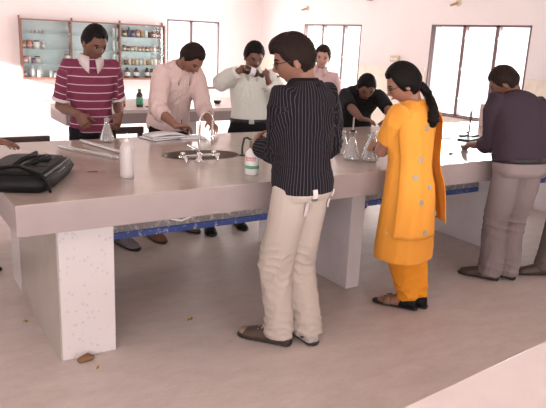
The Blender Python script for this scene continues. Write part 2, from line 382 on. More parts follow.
TORSO = [(-.135,.050,.045,0),(-.10,.088,.066,-.004),(-.04,.097,.073,-.006),(.06,.096,.070,-.002),(.17,.087,.063,.003),(.28,.082,.060,.004),(.40,.086,.063,.004),(.55,.095,.067,.004),
         (.68,.100,.067,.003),(.77,.102,.063,-.001),(.84,.096,.056,-.006),(.90,.078,.049,-.009),(.945,.062,.042,-.009),(.985,.044,.036,-.006),(1.02,.034,.033,.0)]
class Person:
    def __init__(s, label, H, base, face, skin='mid', lean=0., side=0., twist=0., hip=.53, head=(0, 0, 0), female=False, slim=1.0, group=None, neck=.8):
        s.H = H; s.b = np.array([base[0], base[1], 0.]); s.skin = skin; s.female = female; s.slim = slim
        a = math.radians(face); s.F0 = np.array([math.cos(a), math.sin(a), 0]); s.L0 = np.array([-math.sin(a), math.cos(a), 0]); s.Z = np.array([0, 0, 1.])
        s.hip = np.array([0, 0, hip*H]); s.lean = math.radians(lean); s.side = math.radians(side); s.tw = math.radians(twist)
        s.Ls = .315*H; s.N = 24; s.path = [s.hip.copy()]; s.fr = [s.frame(0)]
        for k in range(s.N):
            t = (k+.5)/s.N; s.path.append(s.path[-1] + s.frame(t)[2]*s.Ls/s.N); s.fr.append(s.frame((k+1)/s.N))
        s.o = thing('person', label, 'person', tuple(s.b), 0, group)
        F, L, T = s.fr[-1]; s.nb = s.path[-1]
        yaw, pit, rol = [math.radians(v) for v in head]
        # head axes start from the body's facing, so a leaning back does not tip the head by itself
        Fh = rot(s.Z, yaw) @ F0_twist(s); Lh = np.cross(s.Z, Fh); 
        Fp = rot(Lh, pit) @ Fh; Zp = rot(Lh, pit) @ s.Z
        if rol: Lh = rot(Fp, rol) @ Lh; Zp = rot(Fp, rol) @ Zp
        s.hh = H/7.3; s.A = np.column_stack([Lh, Fp, Zp])
        s.hc = s.nb + T*.026*H*neck + Zp*(.054*H - .012*H*(1-neck)) + Fp*.016*H
        s.pieces = MB(); s.arms = {}; s.legs = {}; s.kids = []
    def frame(s, t):
        k = min(1., max(0, t)*1.5); a = s.lean*k; b = s.side*k; w_ = s.tw*min(1., max(0, t))
        F, L = rot(s.Z, w_) @ s.F0, rot(s.Z, w_) @ s.L0
        R = rot(L, a); T = R @ s.Z; F = R @ F
        if b: R2 = rot(F, b); T = R2 @ T; L = R2 @ L
        return F, L, T
    def at(s, t):
        if t <= 0: return s.path[0] + s.Z*t*s.Ls, s.fr[0]
        if t >= 1: return s.path[-1] + s.fr[-1][2]*(t-1)*s.Ls, s.fr[-1]
        x = t*s.N; k = int(x); f = x-k
        return s.path[k]*(1-f) + s.path[min(k+1, s.N)]*f, s.fr[min(s.N, int(round(x)))]
    def torso_rings(s, mb, table, ease=0., n=28, ex=2.5, kw=1., kd=1.):
        rs = []
        for t, hw, hd, fo in table:
            p, (F, L, T) = s.at(t); c = p + F*fo*s.H; row = []
            for i in range(n):
                a = 2*math.pi*i/n; ca, sa = math.cos(a), math.sin(a)
                row.append(tuple(c + L*(math.copysign(abs(ca)**(2/ex), ca)*(hw*s.H*s.slim*kw+ease)) + F*(math.copysign(abs(sa)**(2/ex), sa)*(hd*s.H*s.slim*kd+ease))))
            rs.append(row)
        mb.rings(rs)
    def arm(s, sd, wrist, hint, fdir, pnorm, curl=.5, spread=.10, thumb=.6):
        """sd 'l'/'r'; wrist in world; hint: direction in which the elbow points; fdir: direction of the fingers; pnorm: palm normal"""
        H = s.H; sg = 1 if sd == 'l' else -1
        p, (F, L, T) = s.at(.855); S = p + L*sg*.101*H*s.slim - F*.004*H
        W = np.asarray(wrist, float) - s.b; u, f = .178*H, .152*H
        d = W-S; D = np.linalg.norm(d)
        if D > (u+f)*.995: W = S + d/D*(u+f)*.995; d = W-S; D = np.linalg.norm(d)
        a = (u*u-f*f+D*D)/(2*D); hgt = math.sqrt(max(0, u*u-a*a)); dn_ = d/D
        hn = np.asarray(hint, float); hn = U(hn - dn_*np.dot(hn, dn_)); E_ = S + dn_*a + hn*hgt
        s.arms[sd] = (S, E_, W)
        g = lambda A_, B_, t: A_*(1-t)+B_*t
        s.pieces.chain([S, g(S, E_, .3), g(S, E_, .7), E_, g(E_, W, .3), g(E_, W, .7), W], [.031*H, .029*H, .026*H, .024*H, .0255*H, .020*H, .0165*H])
        # hand
        fd = U(fdir); pn = np.asarray(pnorm, float); pn = U(pn - fd*np.dot(pn, fd)); sdv = np.cross(pn, fd)*sg     # sdv: towards the thumb
        pl, pw, pt = .054*H, .0225*H, .0085*H; rs = []
        for t, kw, kt in ((-.10, .62, 1.2), (.15, .80, 1.35), (.5, 1.0, 1.3), (.85, 1.04, 1.05), (1.03, .95, .8)):
            c = W + fd*pl*t; rs.append([tuple(c + sdv*math.cos(q)*pw*kw + pn*math.sin(q)*pt*kt) for q in [2*math.pi*i/16 for i in range(16)]])
        s.pieces.rings(rs)
        for j, (off, ln) in enumerate(((.78, .040), (.27, .045), (-.25, .042), (-.74, .033))):
            b0 = W + fd*pl*.92 + sdv*pw*off; dirn = U(fd + sdv*spread*(off)); pts = [b0 - fd*.012*H, b0]; ang = 0
            for q, fr_ in enumerate((.45, .32, .23)):
                ang += curl*(.75, 1.0, .7)[q]; dq = dirn*math.cos(ang) + pn*math.sin(ang); pts.append(pts[-1] + dq*ln*H*fr_)
            s.pieces.chain(pts, [.0050*H, .0050*H, .0047*H, .0043*H, .0037*H], 8)
        b0 = W + fd*pl*.22 + sdv*pw*.62; t1 = U(fd*.72 + sdv*.75 + pn*.35*thumb); t2 = U(fd*1.0 + sdv*.25 + pn*.7*thumb)
        s.pieces.chain([b0, b0+t1*.024*H, b0+t1*.024*H+t2*.021*H, b0+t1*.024*H+t2*.036*H], [.0078*H, .0066*H, .0056*H, .0044*H], 8)
        s.hand_c = W + fd*pl*.6
        return W
    def leg(s, sd, foot, yaw, knee=None):
        """foot: ankle position on the floor (world x,y) ; yaw: pointing direction in degrees"""
        H = s.H; sg = 1 if sd == 'l' else -1; hp = s.hip + s.L0*sg*.05*H*s.slim - s.Z*.02*H
        A = np.array([foot[0]-s.b[0], foot[1]-s.b[1], .055*H]); th, sh = .238*H, .226*H
        d = A-hp; D = np.linalg.norm(d); 
        if D > (th+sh)*.998: D_ = (th+sh)*.998; th *= D/D_; sh *= D/D_
        a = (th*th-sh*sh+D*D)/(2*D); hg = math.sqrt(max(0, th*th-a*a)); dn_ = d/D
        kd = np.asarray(knee if knee is not None else s.F0, float); kd = U(kd - dn_*np.dot(kd, dn_)); K = hp+dn_*a+kd*hg
        ya = math.radians(yaw); fd = np.array([math.cos(ya), math.sin(ya), 0]); s.legs[sd] = (hp, K, A, fd)
        g = lambda A_, B_, t: A_*(1-t)+B_*t
        s.pieces.chain([hp+s.Z*.02*H, g(hp, K, .35), g(hp, K, .75), K, g(K, A, .3), g(K, A, .7), A-s.Z*.01*H], [.050*H, .047*H, .037*H, .032*H, .032*H, .023*H, .020*H])
        lf = np.cross(s.Z, fd); rs = []
        for t, wd, ht in ((-.035, .014, .035), (-.02, .020, .045), (.02, .020, .046), (.05, .022, .033), (.08, .025, .022), (.10, .022, .016), (.115, .012, .010)):
            c = np.array([A[0], A[1], .016]) + fd*t*H
            rs.append([tuple(c + lf*math.cos(q)*wd*H + s.Z*(max(-.15, math.sin(q))*ht*H)) for q in [2*math.pi*i/16 for i in range(16)]])
        s.pieces.rings(rs)
    def finish(s, voxel=.0055):
        H = s.H; s.torso_rings(s.pieces, TORSO, -.009)
        p, (F, L, T) = s.at(.93); nr = (.028 if s.female else .0315)*H
        s.pieces.chain([p, s.nb+T*.01*H, s.hc - s.A[:, 2]*.030*H - s.A[:, 1]*.018*H, s.hc - s.A[:, 2]*.005*H - s.A[:, 1]*.018*H], [nr*1.15, nr, nr, nr], 16)
        V, Fc = head_shape(s.hh, s.female); V = np.array(V) @ s.A.T + s.hc; s.pieces.add([tuple(v) for v in V], Fc)
        for sg in (1, -1):
            Re = s.A @ rot((0, 0, 1), -sg*.35); s.pieces.ellipsoid(s.hc + s.A @ (np.array([sg*.345, -.03, -.06])*s.hh), (.030*s.hh, .085*s.hh, .14*s.hh), Re, 12, 8)
        me = remeshed(s.pieces, voxel, 2, 'body'); o = link('body', me, 'skin_'+s.skin, s.o); return o
    def P(s, v): return s.hc + s.A @ (np.asarray(v, float)*s.hh)                   # head coordinates in head heights
    def face(s, lids=.5, brow=.012, moustache=False):
        for sg in (1, -1):
            e = MB().ellipsoid(s.P((sg*.135, .338, .005)), (.060*s.hh, .045*s.hh, .024*s.hh), s.A, 14, 10).build('eye', 'eye', s.o)
            MB().ellipsoid(s.P((sg*.135, .375, -.004)), (.030*s.hh, .014*s.hh, .028*s.hh), s.A, 12, 8).build('iris', 'iris', e)
            MB().chain([s.P((sg*x, y, z)) for x, y, z in ((.055, .40, .080), (.11, .405, .100), (.17, .375, .100), (.22, .325, .075))], [brow*s.hh, brow*1.6*s.hh, brow*1.5*s.hh, brow*.8*s.hh], 8).build('eyebrow', 'hair', s.o)
            MB().chain([s.P((sg*x, y, z)) for x, y, z in ((.075, .385, .022), (.135, .392, .040), (.20, .352, .018))], [.008*s.hh, .012*s.hh, .007*s.hh], 8).build('eyelashes', 'hair', s.o)
        lp = MB().chain([s.P((x, y, -.252)) for x, y in ((-.085, .385), (-.04, .432), (0, .440), (.04, .432), (.085, .385))], [.008*s.hh, .020*s.hh, .023*s.hh, .020*s.hh, .008*s.hh], 8)
        lp.build('lips', 'lip_'+s.skin, s.o)
        if moustache:
            MB().chain([s.P((x, y, z)) for x, y, z in ((-.10, .385, -.215), (-.05, .425, -.195), (0, .438, -.190), (.05, .425, -.195), (.10, .385, -.215))], [.006*s.hh, .015*s.hh, .014*s.hh, .015*s.hh, .006*s.hh], 8).build('moustache', 'hair', s.o)
    def hair(s, front=.30, sidez=-.05, back=-.32, thick=.055, top=.03, fringe=0., sweep=0., material='hair', seed=1, rough=.012, temple=.12):
        """a closed shell over the scalp: hairline height (in head heights) at the forehead, over the ears, at the nape"""
        h = s.hh; a, b, c = .345, .435, .5; nu, nv = 64, 22; r = random.Random(seed)
        outer = []; inner = []; ph_ = [r.uniform(0, 6.28) for _ in range(8)]
        for i in range(nu):
            az = 2*math.pi*i/nu; sx, sy = math.cos(az), math.sin(az)                      # sy > 0: front
            if sy > 0:
                q = sy**1.0; zl = sidez + (front-sidez)*min(1, max(0, (q-.25)/.45))
                if .35 < q < .8: zl -= temple*math.sin(math.pi*(q-.35)/.45)*.3
            else:
                q = min(1, max(0, (-sy-.05)/.6)); zl = sidez + (back-sidez)*q*q*(3-2*q)
            zl += rough*(math.sin(9*az+ph_[0])+math.sin(17*az+ph_[1])+.7*math.sin(29*az+ph_[2]))
            thl = math.acos(max(-1, min(1, zl/c))); ro, ri = [], []
            for k in range(nv+1):
                t = k/nv; th = thl*t; x, y, z = math.sin(th)*sx, math.sin(th)*sy, math.cos(th); lo = max(0, -z-.05)
                X, Y, Z = a*x*(1-.30*lo), b*y*(1-(.42 if y < 0 else .06)*lo), c*z
                ed = min(1, (1-t)*5); tk = thick*(.25+.75*ed) + top*max(0, z)**1.5
                if sy > .2: tk += fringe*max(0, (sy-.2)/.8)*max(0, z)*(1-max(0, z)**4)*1.4
                tk += .35*rough*(math.sin(13*az+9*th+ph_[3]) + math.sin(23*az-7*th+ph_[4]) + math.sin(37*az+ph_[5]))*(.4+.6*ed)
                nrm = U((x/a, y/b, z/c)); ro.append(np.array([X, Y, Z]) + nrm*tk + np.array([sweep*max(0, z)*.5*max(0, sy), 0, 0])); ri.append(np.array([X, Y, Z])*.93)
            outer.append(ro); inner.append(ri)
        V = []; F = []; idx = lambda i, k: 1 + (i % nu)*(2*nv+1) + k
        V.append(tuple(s.P(outer[0][0])))
        for i in range(nu):
            for k in range(1, nv+1): V.append(tuple(s.P(outer[i][k])))
            for k in range(nv, 0, -1): V.append(tuple(s.P(inner[i][k])))
            V.append(tuple(s.P(inner[i][0])))
        per = 2*nv+1
        for i in range(nu):
            b0, b1 = 1+i*per, 1+((i+1) % nu)*per
            F.append((0, b0, b1))
            for k in range(per-1): F.append((b0+k, b0+k+1, b1+k+1, b1+k))
        return MB().add(V, F).build('hair', material, s.o, fix=True)
    # ------------------------------------------------ clothes
    def weave(s, me):
        v = get_v(me); H = s.H; n = len(v); best = np.full(n, 1e9); out = np.zeros((n, 3))
        P = np.array(s.path); T = np.array([f[2] for f in s.fr]); Fr = np.array([f[0] for f in s.fr]); Lr = np.array([f[1] for f in s.fr])
        d = np.linalg.norm(v[:, None]-P[None], axis=2); j = d.argmin(1); q = v-P[j]
        al = (q*T[j]).sum(1); y = (q*Fr[j]).sum(1); x = (q*Lr[j]).sum(1)
        below = (j == 0); al = np.where(below, q[:, 2], al)
        best = np.sqrt((x/(.105*H))**2 + (y/(.068*H))**2) - 1; best *= .07*H
        ang = np.arctan2(x/1.5, y); out[:, 0] = ang*.115*H; out[:, 1] = j*s.Ls/s.N + al; out[:, 2] = 0
        for sd, (S, E_, W) in s.arms.items():
            off = 0
            for A_, B_, r_ in ((S, E_, .034*H), (E_, W, .028*H)):
                ax = B_-A_; ln = np.linalg.norm(ax); ax = ax/ln; t = np.clip((v-A_)@ax, 0, ln); pr = A_+t[:, None]*ax; rv = v-pr; dd_ = np.linalg.norm(rv, axis=1)-r_
                e1 = U(np.cross(ax, s.fr[-1][1])); e2 = np.cross(ax, e1); an = np.arctan2(rv@e2, rv@e1)
                mk = (dd_ < best) & (((v-A_)@ax > .02) | (off > 0)); best = np.where(mk, dd_, best)
                out[mk, 0] = an[mk]*.042*H + .3; out[mk, 1] = (t+off)[mk] + 1.0; out[mk, 2] = 1; off += ln
        at = me.attributes.new('weave', 'FLOAT_VECTOR', 'POINT'); at.data.foreach_set('vector', out.astype(np.float32).ravel())
    def folds(s, me, amp, freq, seed, stretch=(1, 1, .45)):
        v = get_v(me); nr = get_n(me); q = v + np.column_stack([wob(v, 9, seed+11, 5), wob(v, 9, seed+12, 5), wob(v, 9, seed+13, 5)])*.02
        a = wob(q, freq, seed, 6, stretch); b = wob(q, freq*1.9, seed+1, 6, stretch); msk = np.clip(.55+.6*wob(v, 8, seed+3, 5), .12, 1.3)
        f2 = (1-1.6*np.abs(np.tanh(a*.8)))*.75*msk + (1-1.6*np.abs(np.tanh(b*.8)))*.3*msk
        for J in [a_[1] for a_ in s.arms.values()] + [l_[1] for l_ in s.legs.values()] + [l_[2] for l_ in s.legs.values()]:      # creases gather round the joints
            g = np.exp(-(np.linalg.norm(v-J, axis=1)/(.075*s.H))**2); f2 += g*(1-1.6*np.abs(np.tanh(wob(q, freq*1.5, seed+5, 5, (.35, .35, 1.7)))))*1.0
        set_v(me, v + nr*(f2*amp)[:, None])
    def shirt(s, material, sleeve=2.0, hem=-.08, ease=.014, loose=.0, name='shirt', voxel=.0075, fold=.005, seed=1, sl=1.0, tbl=None):
        H = s.H; mb = MB(); tb = []
        for t, hw, hd, fo in (tbl or TORSO):
            if t < hem-1e-6 or t > .99: continue
            k = max(0, 1-abs(t-.25)/.45); tb.append((t, hw+loose*k, hd+loose*k*.8, fo))
        if tb[0][0] > hem+.01:
            t0 = np.interp(hem, [q[0] for q in TORSO], range(len(TORSO))); 
            hw = np.interp(hem, [q[0] for q in TORSO], [q[1] for q in TORSO]); hd = np.interp(hem, [q[0] for q in TORSO], [q[2] for q in TORSO])
            tb.insert(0, (hem, hw, hd, np.interp(hem, [q[0] for q in TORSO], [q[3] for q in TORSO])))
        tb.append((1.0, .042, .037, -.004))
        s.torso_rings(mb, tb, ease)
        for sd, (S, E_, W) in s.arms.items():
            pts, rr = [], []; sg = 1 if sd == 'l' else -1
            p, (F, L, T) = s.at(.84); pts.append(p+L*sg*.055*H); rr.append(.040*H)
            N_ = max(3, int(6*sleeve)); 
            for k in range(N_+1):
                u = sleeve*k/N_
                pt = S*(1-u)+E_*u if u <= 1 else E_*(2-u)+W*(u-1)
                base = np.interp(u, [0, .15, .5, 1, 1.3, 2], [.0365, .0365, .034, .030, .029, .021])
                pts.append(pt); rr.append(base*H*sl + ease*.35)
            mb.chain(pts, rr, 18, ends=False)
        me = remeshed(mb, voxel, 5, name); s.folds(me, fold, 46/H*1.7, seed); s.weave(me)
        return link(name, me, material, s.o)
    def trousers(s, material, waist=.12, ease=.012, rad=(.056, .050, .044, .042, .044), voxel=.0075, fold=.006, seed=3, hem=.03, name='trousers'):
        H = s.H; mb = MB(); tb = [q for q in TORSO if -.11 <= q[0] <= waist-.02]
        ip = lambda c: np.interp(waist, [q[0] for q in TORSO], [q[c] for q in TORSO]); tb.append((waist, ip(1), ip(2), ip(3)))
        s.torso_rings(mb, tb, ease)
        for sd, (hp, K, A, fd) in s.legs.items():
            g = lambda A_, B_, t: A_*(1-t)+B_*t; end = A*1.0; end[2] = hem*H
            bk = -fd*.006*H
            mb.chain([hp+s.Z*.03*H, g(hp, K, .3), g(hp, K, .65), K, g(K, A, .35), g(K, A, .75)+bk, end+bk], [rad[0]*H, rad[0]*H*.98, (rad[0]+rad[1])/2*H, rad[1]*H, rad[2]*H, rad[3]*H, rad[4]*H], 20, ends=False)
        me = remeshed(mb, voxel, 5, name); s.folds(me, fold, 40/H*1.7, seed, (1, 1, .35))
        return link(name, me, material, s.o)
    def placket(s, garment, z1, z0, material, w=.014, pocket=None):
        bpy.context.view_layer.update(); F, L, T = s.fr[len(s.fr)//2]; V = []; n = 14
        def hit(off, z):
            c = s.hip + s.Z*0; t = (z-s.hip[2])/(s.Ls*max(.3, math.cos(s.lean))); c, (F1, L1, T1) = s.at(t); A_ = Vector(tuple(c + F1*.6 + L1*off)); ok, lo, no, i = garment.ray_cast(A_, Vector(tuple(-F1)))
            return (np.array(lo), F1, L1, T1) if ok else None
        rows = []; cen = []
        for k in range(n+1):
            z = z1+(z0-z1)*k/n; h_ = hit(0, z)
            if h_ is None: continue
            c, F1, L1, T1 = h_; cen.append((c, F1)); rows.append([tuple(c-L1*w-F1*.003), tuple(c+L1*w-F1*.003), tuple(c+L1*w+F1*.004), tuple(c-L1*w+F1*.004)])
        o = MB().rings(rows, smooth=False).build('placket', material, garment, fix=True)
        for c, F1 in cen[1::3]: MB().ellipsoid(c+F1*.005, (.005, .005, .005), None, 8, 6).build('button', 'white_plastic', o)
        if pocket:
            rows = []
            for k in range(6):
                z = pocket[1]-.115*k/5; rr_ = [hit(pocket[0]+dx, z) for dx in (-.048, -.024, 0, .024, .048)]
                if any(q is None for q in rr_): continue
                rows.append([tuple(q[0]+q[1]*.004) for q in rr_] + [tuple(q[0]-q[1]*.004) for q in rr_[::-1]])
            if len(rows) > 2: MB().rings(rows, smooth=False).build('chest_pocket', material, garment, fix=True)
    def belt(s, material='black', t=.12, ease=.017, buckle=None):
        rs = []; H = s.H; mb = MB(); sh = []
        ip = lambda c, tt: np.interp(tt, [q[0] for q in TORSO], [q[c] for q in TORSO])
        for dt, e in ((-.035, .0), (-.035, .005), (.035, .005), (.035, .0)):
            p, (F, L, T) = s.at(t+dt); row = []
            for i in range(36):
                a = 2*math.pi*i/36; ca, sa = math.cos(a), math.sin(a)
                row.append(tuple(p+F*ip(3, t)*H + L*math.copysign(abs(ca)**.8, ca)*(ip(1, t)*H*s.slim+ease+e) + F*math.copysign(abs(sa)**.8, sa)*(ip(2, t)*H*s.slim+ease+e)))
            sh.append(row)
        o = mb.rings(sh + [sh[0]], cap=False).build('belt', material, s.o)
        if buckle:
            p, (F, L, T) = s.at(t); c = p + F*(ip(2, t)*H*s.slim+ease+.012+ip(3, t)*H); R = np.column_stack([L, F, T])
            MB().box((-.022, -.006, -.018), (.022, .006, .018), R, c).build('buckle', buckle, o)
    def collar(s, material, h=.022, r=.041, gap=.45, flare=.018, point=.02, placket=0.):
        H = s.H; F, L, T = s.fr[-1]; c = s.nb - T*.006*H + F*.002*H; n = 36; rows = [[], [], [], []]
        for i in range(n+1):
            a = math.pi/2 + gap + (2*math.pi-2*gap)*i/n; e = min(1, min(i, n-i)/4.); u = L*math.cos(a)+F*math.sin(a)*.95
            dp = T*(-point*H*(1-e)) + F*(point*.4*H*(1-e)) - T*(.012*H*max(0, math.sin(a)))
            rows[0].append(c+u*r*H*.93+T*h*.9*H+dp*.2); rows[1].append(c+u*(r*H+.004)+T*h*H+dp*.2)
            rows[2].append(c+u*(r+flare)*H - T*h*.75*H + dp + u*.004); rows[3].append(c+u*(r+flare*.8)*H - T*h*.75*H + dp)
        V = [tuple(p) for row in rows for p in row]; F_ = []; m_ = n+1
        for k in range(4):
            for i in range(n): F_.append((k*m_+i, k*m_+i+1, ((k+1) % 4)*m_+i+1, ((k+1) % 4)*m_+i))
        F_ += [(0, m_, 2*m_, 3*m_), (n, 3*m_+n, 2*m_+n, m_+n)]
        mb = MB().add(V, F_)
        return mb.build('collar', material, s.o, fix=True)
    def shoes(s, material, sole='rubber', kind='shoe', extra=None):
        H = s.H
        for sd, (hp, K, A, fd) in s.legs.items():
            lf = np.cross(s.Z, fd); c0 = np.array([A[0], A[1], 0])
            def loft(tab, z0, zb, dome=True):
                rs = []
                for t, wd, ht in tab:
                    row = []
                    for i in range(20):
                        q = 2*math.pi*i/20; sq = math.sin(q)
                        row.append(tuple(c0 + fd*t*H + lf*math.copysign(abs(math.cos(q))**.8, math.cos(q))*wd*H + s.Z*(z0 + (max(0, sq)**.9*ht*H if sq > 0 else sq*zb))))
                    rs.append(row)
                return MB().rings(rs)
            if kind == 'sandal':
                sh = loft(((-.046, .014, .03), (-.04, .022, .045), (-.015, .0265, .046), (.012, .0275, .030), (.022, .0275, .020)), .018, .004).build(kind, material, s.o)
                loft(((.055, .029, .020), (.062, .030, .038), (.078, .031, .033), (.086, .031, .018)), .018, .004).build('toe_strap', 'brown_strap', sh)
            else: sh = loft(((-.046, .014, .03), (-.04, .021, .046), (-.01, .025, .052), (.025, .026, .050), (.055, .027, .037), (.085, .031, .028), (.108, .029, .021), (.124, .020, .015), (.130, .008, .009)), .018, .004).build(kind, material, s.o)
            loft(((-.050, .015, .004), (-.043, .024, .005), (0, .026, .005), (.05, .029, .005), (.09, .034, .005), (.115, .031, .005), (.131, .020, .004), (.137, .008, .003)), .013, .013).build('sole', sole, sh)
            if extra: extra(s, sd, sh, c0, fd, lf)
def F0_twist(s): return rot(s.Z, s.tw) @ s.F0

def fabric(name, col, rough=.9, **k): M[name] = mat(name, col, rough, spec=.15, bump=(160, .12), **k); return name
M['polo'] = stripe_mat('maroon_striped_knit', (.19, .036, .075), (.62, .48, .50), .060, .0065, 1, offset=.03)
M['pinstripe'] = stripe_mat('black_pinstripe_cotton', (.0085, .0075, .011), (.085, .07, .082), .021, .0034, 0)
fabric('pink_white_cotton', (.70, .53, .50)); fabric('cream_white_cotton', (.72, .72, .66)); fabric('pink_cotton', (.60, .42, .42))
fabric('black_cotton', (.012, .011, .013)); fabric('black_trousers', (.014, .013, .016)); fabric('beige_cotton', (.50, .43, .38)); fabric('white_cotton', (.72, .62, .62))
fabric('grey_violet_cotton', (.050, .034, .046)); fabric('grey_trousers', (.255, .205, .205)); fabric('brown_grey_trousers', (.17, .135, .12)); fabric('grey_cotton', (.25, .22, .24))
M['orange'] = spots_mat('orange_embroidered_cotton', (.84, .34, .040), (.60, .53, .40), 7.5, .065, .09, .85, bump=(150, .15))
M['orange_plain'] = mat('orange_plain_cotton', (.82, .31, .03), .85, spec=.15, bump=(150, .15))
M['dupatta'] = spots_mat('orange_dupatta', (.83, .34, .04), (.62, .52, .34), 6.0, .055, .08, .8, bump=(120, .2))

# --- man in the maroon striped polo, behind the left end of the bench
p = Person('young man in maroon polo shirt with thin white stripes and white collar standing behind bench', 1.725, (1.43, 4.80), -97, 'dark', lean=4, head=(20, 24, 0), slim=.89)
p.arm('r', (1.275, 4.61, 1.06), (-.30, .85, -.5), (.35, -.45, -.75), (.55, .75, -.2), curl=.7)
p.arm('l', (1.585, 4.61, 1.05), (.35, .85, -.5), (-.35, -.45, -.75), (-.55, .75, -.2), curl=.7)
p.leg('r', (1.33, 4.80), -95); p.leg('l', (1.60, 4.68), -75)
p.finish(); p.face(); p.hair(front=.30, sidez=-.02, back=-.30, thick=.045, top=.05, seed=2)
polo_ = p.shirt('polo', sleeve=.78, hem=-.02, ease=.013, loose=.004, name='polo_shirt', seed=4, sl=1.12); p.collar('white_cotton', h=.020, gap=.3, point=.03)
for sd in 'rl':
    S_, E_, W_ = p.arms[sd]; ax = U(E_-S_); c_ = S_ + (E_-S_)*.82
    MB().chain([c_-ax*.014, c_+ax*.008], .0345*p.H*1.12+.006, 20, ends=False).build('sleeve_band', 'white_cotton', polo_)
p.trousers('black_trousers', waist=.06, seed=6); p.shoes('grey_cotton')

# --- man in the white shirt writing in a notebook
p = Person('man in pale pink-white shirt with rolled sleeves bending over notebook on bench, head bowed', 1.72, (2.14, 4.98), -82, 'mid', lean=35, side=0, head=(14, 46, 0), slim=.93)
p.arm('r', (1.965, 4.44, .975), (-.7, .3, -.9), (.9, -.25, -.08), (.1, -.4, -1), curl=.6)
p.arm('l', (2.29, 4.47, .975), (.3, .9, -.4), (-.25, -.95, -.1), (-.4, .1, -1), curl=.55)
p.leg('r', (1.89, 4.76), -85); p.leg('l', (2.22, 4.88), -75)
p.finish(); p.face(); p.hair(front=.30, sidez=-.05, back=-.30, thick=.045, top=.035, material='hair_brown', seed=3)
g_ = p.shirt('pink_white_cotton', sleeve=1.42, hem=-.1, ease=.020, loose=.012, seed=8, sl=1.15, fold=.010); p.placket(g_, 1.30, .90, 'pink_white_cotton'); p.collar('pink_white_cotton', gap=.5, point=.03)
p.trousers('black_trousers', seed=7); p.shoes('brown')

# --- man in the white shirt pouring from a bottle
p = Person('man in white full-sleeved shirt and black belt pouring from raised brown bottle', 1.645, (2.87, 4.87), -112, 'dark', lean=3, head=(10, 22, 0))
p.arm('r', (2.555, 4.53, 1.385), (-1, -.25, -.45), (.85, -.25, .3), (.15, .45, -.5), curl=1.0, thumb=1.1)
p.arm('l', (2.87, 4.57, 1.29), (.9, .25, -.7), (-.35, -.25, .85), (-.5, .9, .1), curl=1.25, thumb=1.2)
p.leg('r', (2.42, 4.74), -110); p.leg('l', (2.72, 4.78), -100)
p.finish(); p.face(moustache=True); p.hair(front=.28, sidez=-.06, back=-.32, thick=.055, top=.06, seed=5)
g_ = p.shirt('cream_white_cotton', sleeve=1.95, hem=.10, ease=.016, loose=.006, seed=11, sl=1.25, fold=.008); p.placket(g_, 1.33, .96, 'cream_white_cotton', pocket=(.075, 1.24)); p.collar('cream_white_cotton', gap=.35, point=.03)
p.trousers('black_trousers', waist=.14, seed=9); p.belt('black', t=.125, ease=.020, buckle='silver'); p.shoes('black_leather')

# --- man at the far window
p = Person('man with pink shirt standing furthest back in front of window, face just showing', 1.625, (4.07, 5.57), -125, 'light', lean=0, side=-11, head=(-4, 8, -6))
p.arm('r', (3.83, 5.47, .86), (-.5, .6, 0), (0, -.3, -1), (1, 0, 0)); p.arm('l', (4.31, 5.42, .86), (.5, .6, 0), (0, -.3, -1), (-1, 0, 0))
p.leg('r', (4.00, 5.59), -125); p.leg('l', (4.15, 5.51), -120)
p.finish(.007); p.face(); p.hair(front=.30, sidez=-.10, back=-.34, thick=.06, top=.05, material='hair_brown', seed=6)
p.shirt('pink_cotton', sleeve=1.9, hem=-.08, seed=13, sl=1.2); p.collar('pink_cotton'); p.trousers('grey_trousers', seed=12); p.shoes('black_leather')

# --- man in black leaning on the bench
p = Person('man in black half-sleeved shirt leaning forward over bench, face bent down between two students', 1.66, (4.15, 4.94), -118, 'dark', lean=64, hip=.495, head=(-2, 34, 0))
p.arm('r', (3.62, 4.14, .945), (-.9, .4, .2), (.5, -.8, -.1), (.1, -.1, -1), curl=.4)
p.arm('l', (3.86, 4.06, .95), (1, .1, .35), (-.95, -.25, -.05), (-.1, -.1, -1), curl=.5)
p.leg('r', (4.06, 5.02), -118); p.leg('l', (4.28, 4.93), -115)
p.finish(); p.face(moustache=True); p.hair(front=.27, sidez=-.06, back=-.32, thick=.055, top=.05, seed=7)
p.shirt('black_cotton', sleeve=1.05, hem=-.09, ease=.017, seed=17, sl=1.08); p.collar('black_cotton'); p.trousers('black_trousers', seed=15); p.shoes('black_leather')

# --- man in the pinstriped shirt, back to the camera
p = Person('tall man in black pinstriped shirt and loose beige trousers seen from behind, wearing glasses', 1.72, (1.865, 2.60), 104, 'mid', lean=4, head=(42, 17, 0), slim=.89, neck=.6)
p.arm('l', (1.768, 2.925, 1.075), (.12, -.8, -.9), (.35, .62, .10), (.75, -.35, -.1), curl=.95, thumb=1.0)
p.arm('r', (2.08, 2.95, 1.03), (.45, -.7, -.7), (-.35, .9, -.05), (-.4, -.1, -.9), curl=.5)
p.leg('l', (1.80, 2.670), 126); p.leg('r', (1.970, 2.62), 88)
p.finish(.005); p.face(brow=.016); p.hair(front=.24, sidez=-.10, back=-.40, thick=.045, top=.045, fringe=.13, seed=9, material='hair_brown', rough=.016)
p.shirt('pinstripe', sleeve=1.78, hem=-.03, ease=.020, loose=.008, name='pinstriped_shirt', seed=21, sl=1.16, fold=.0075, voxel=.0065)
p.collar('black_cotton', h=.014, gap=.5, r=.040, flare=.022)
p.trousers('beige_cotton', waist=.08, ease=.016, rad=(.058, .051, .048, .045, .047), seed=23, fold=.0085, voxel=.0065, hem=.030)
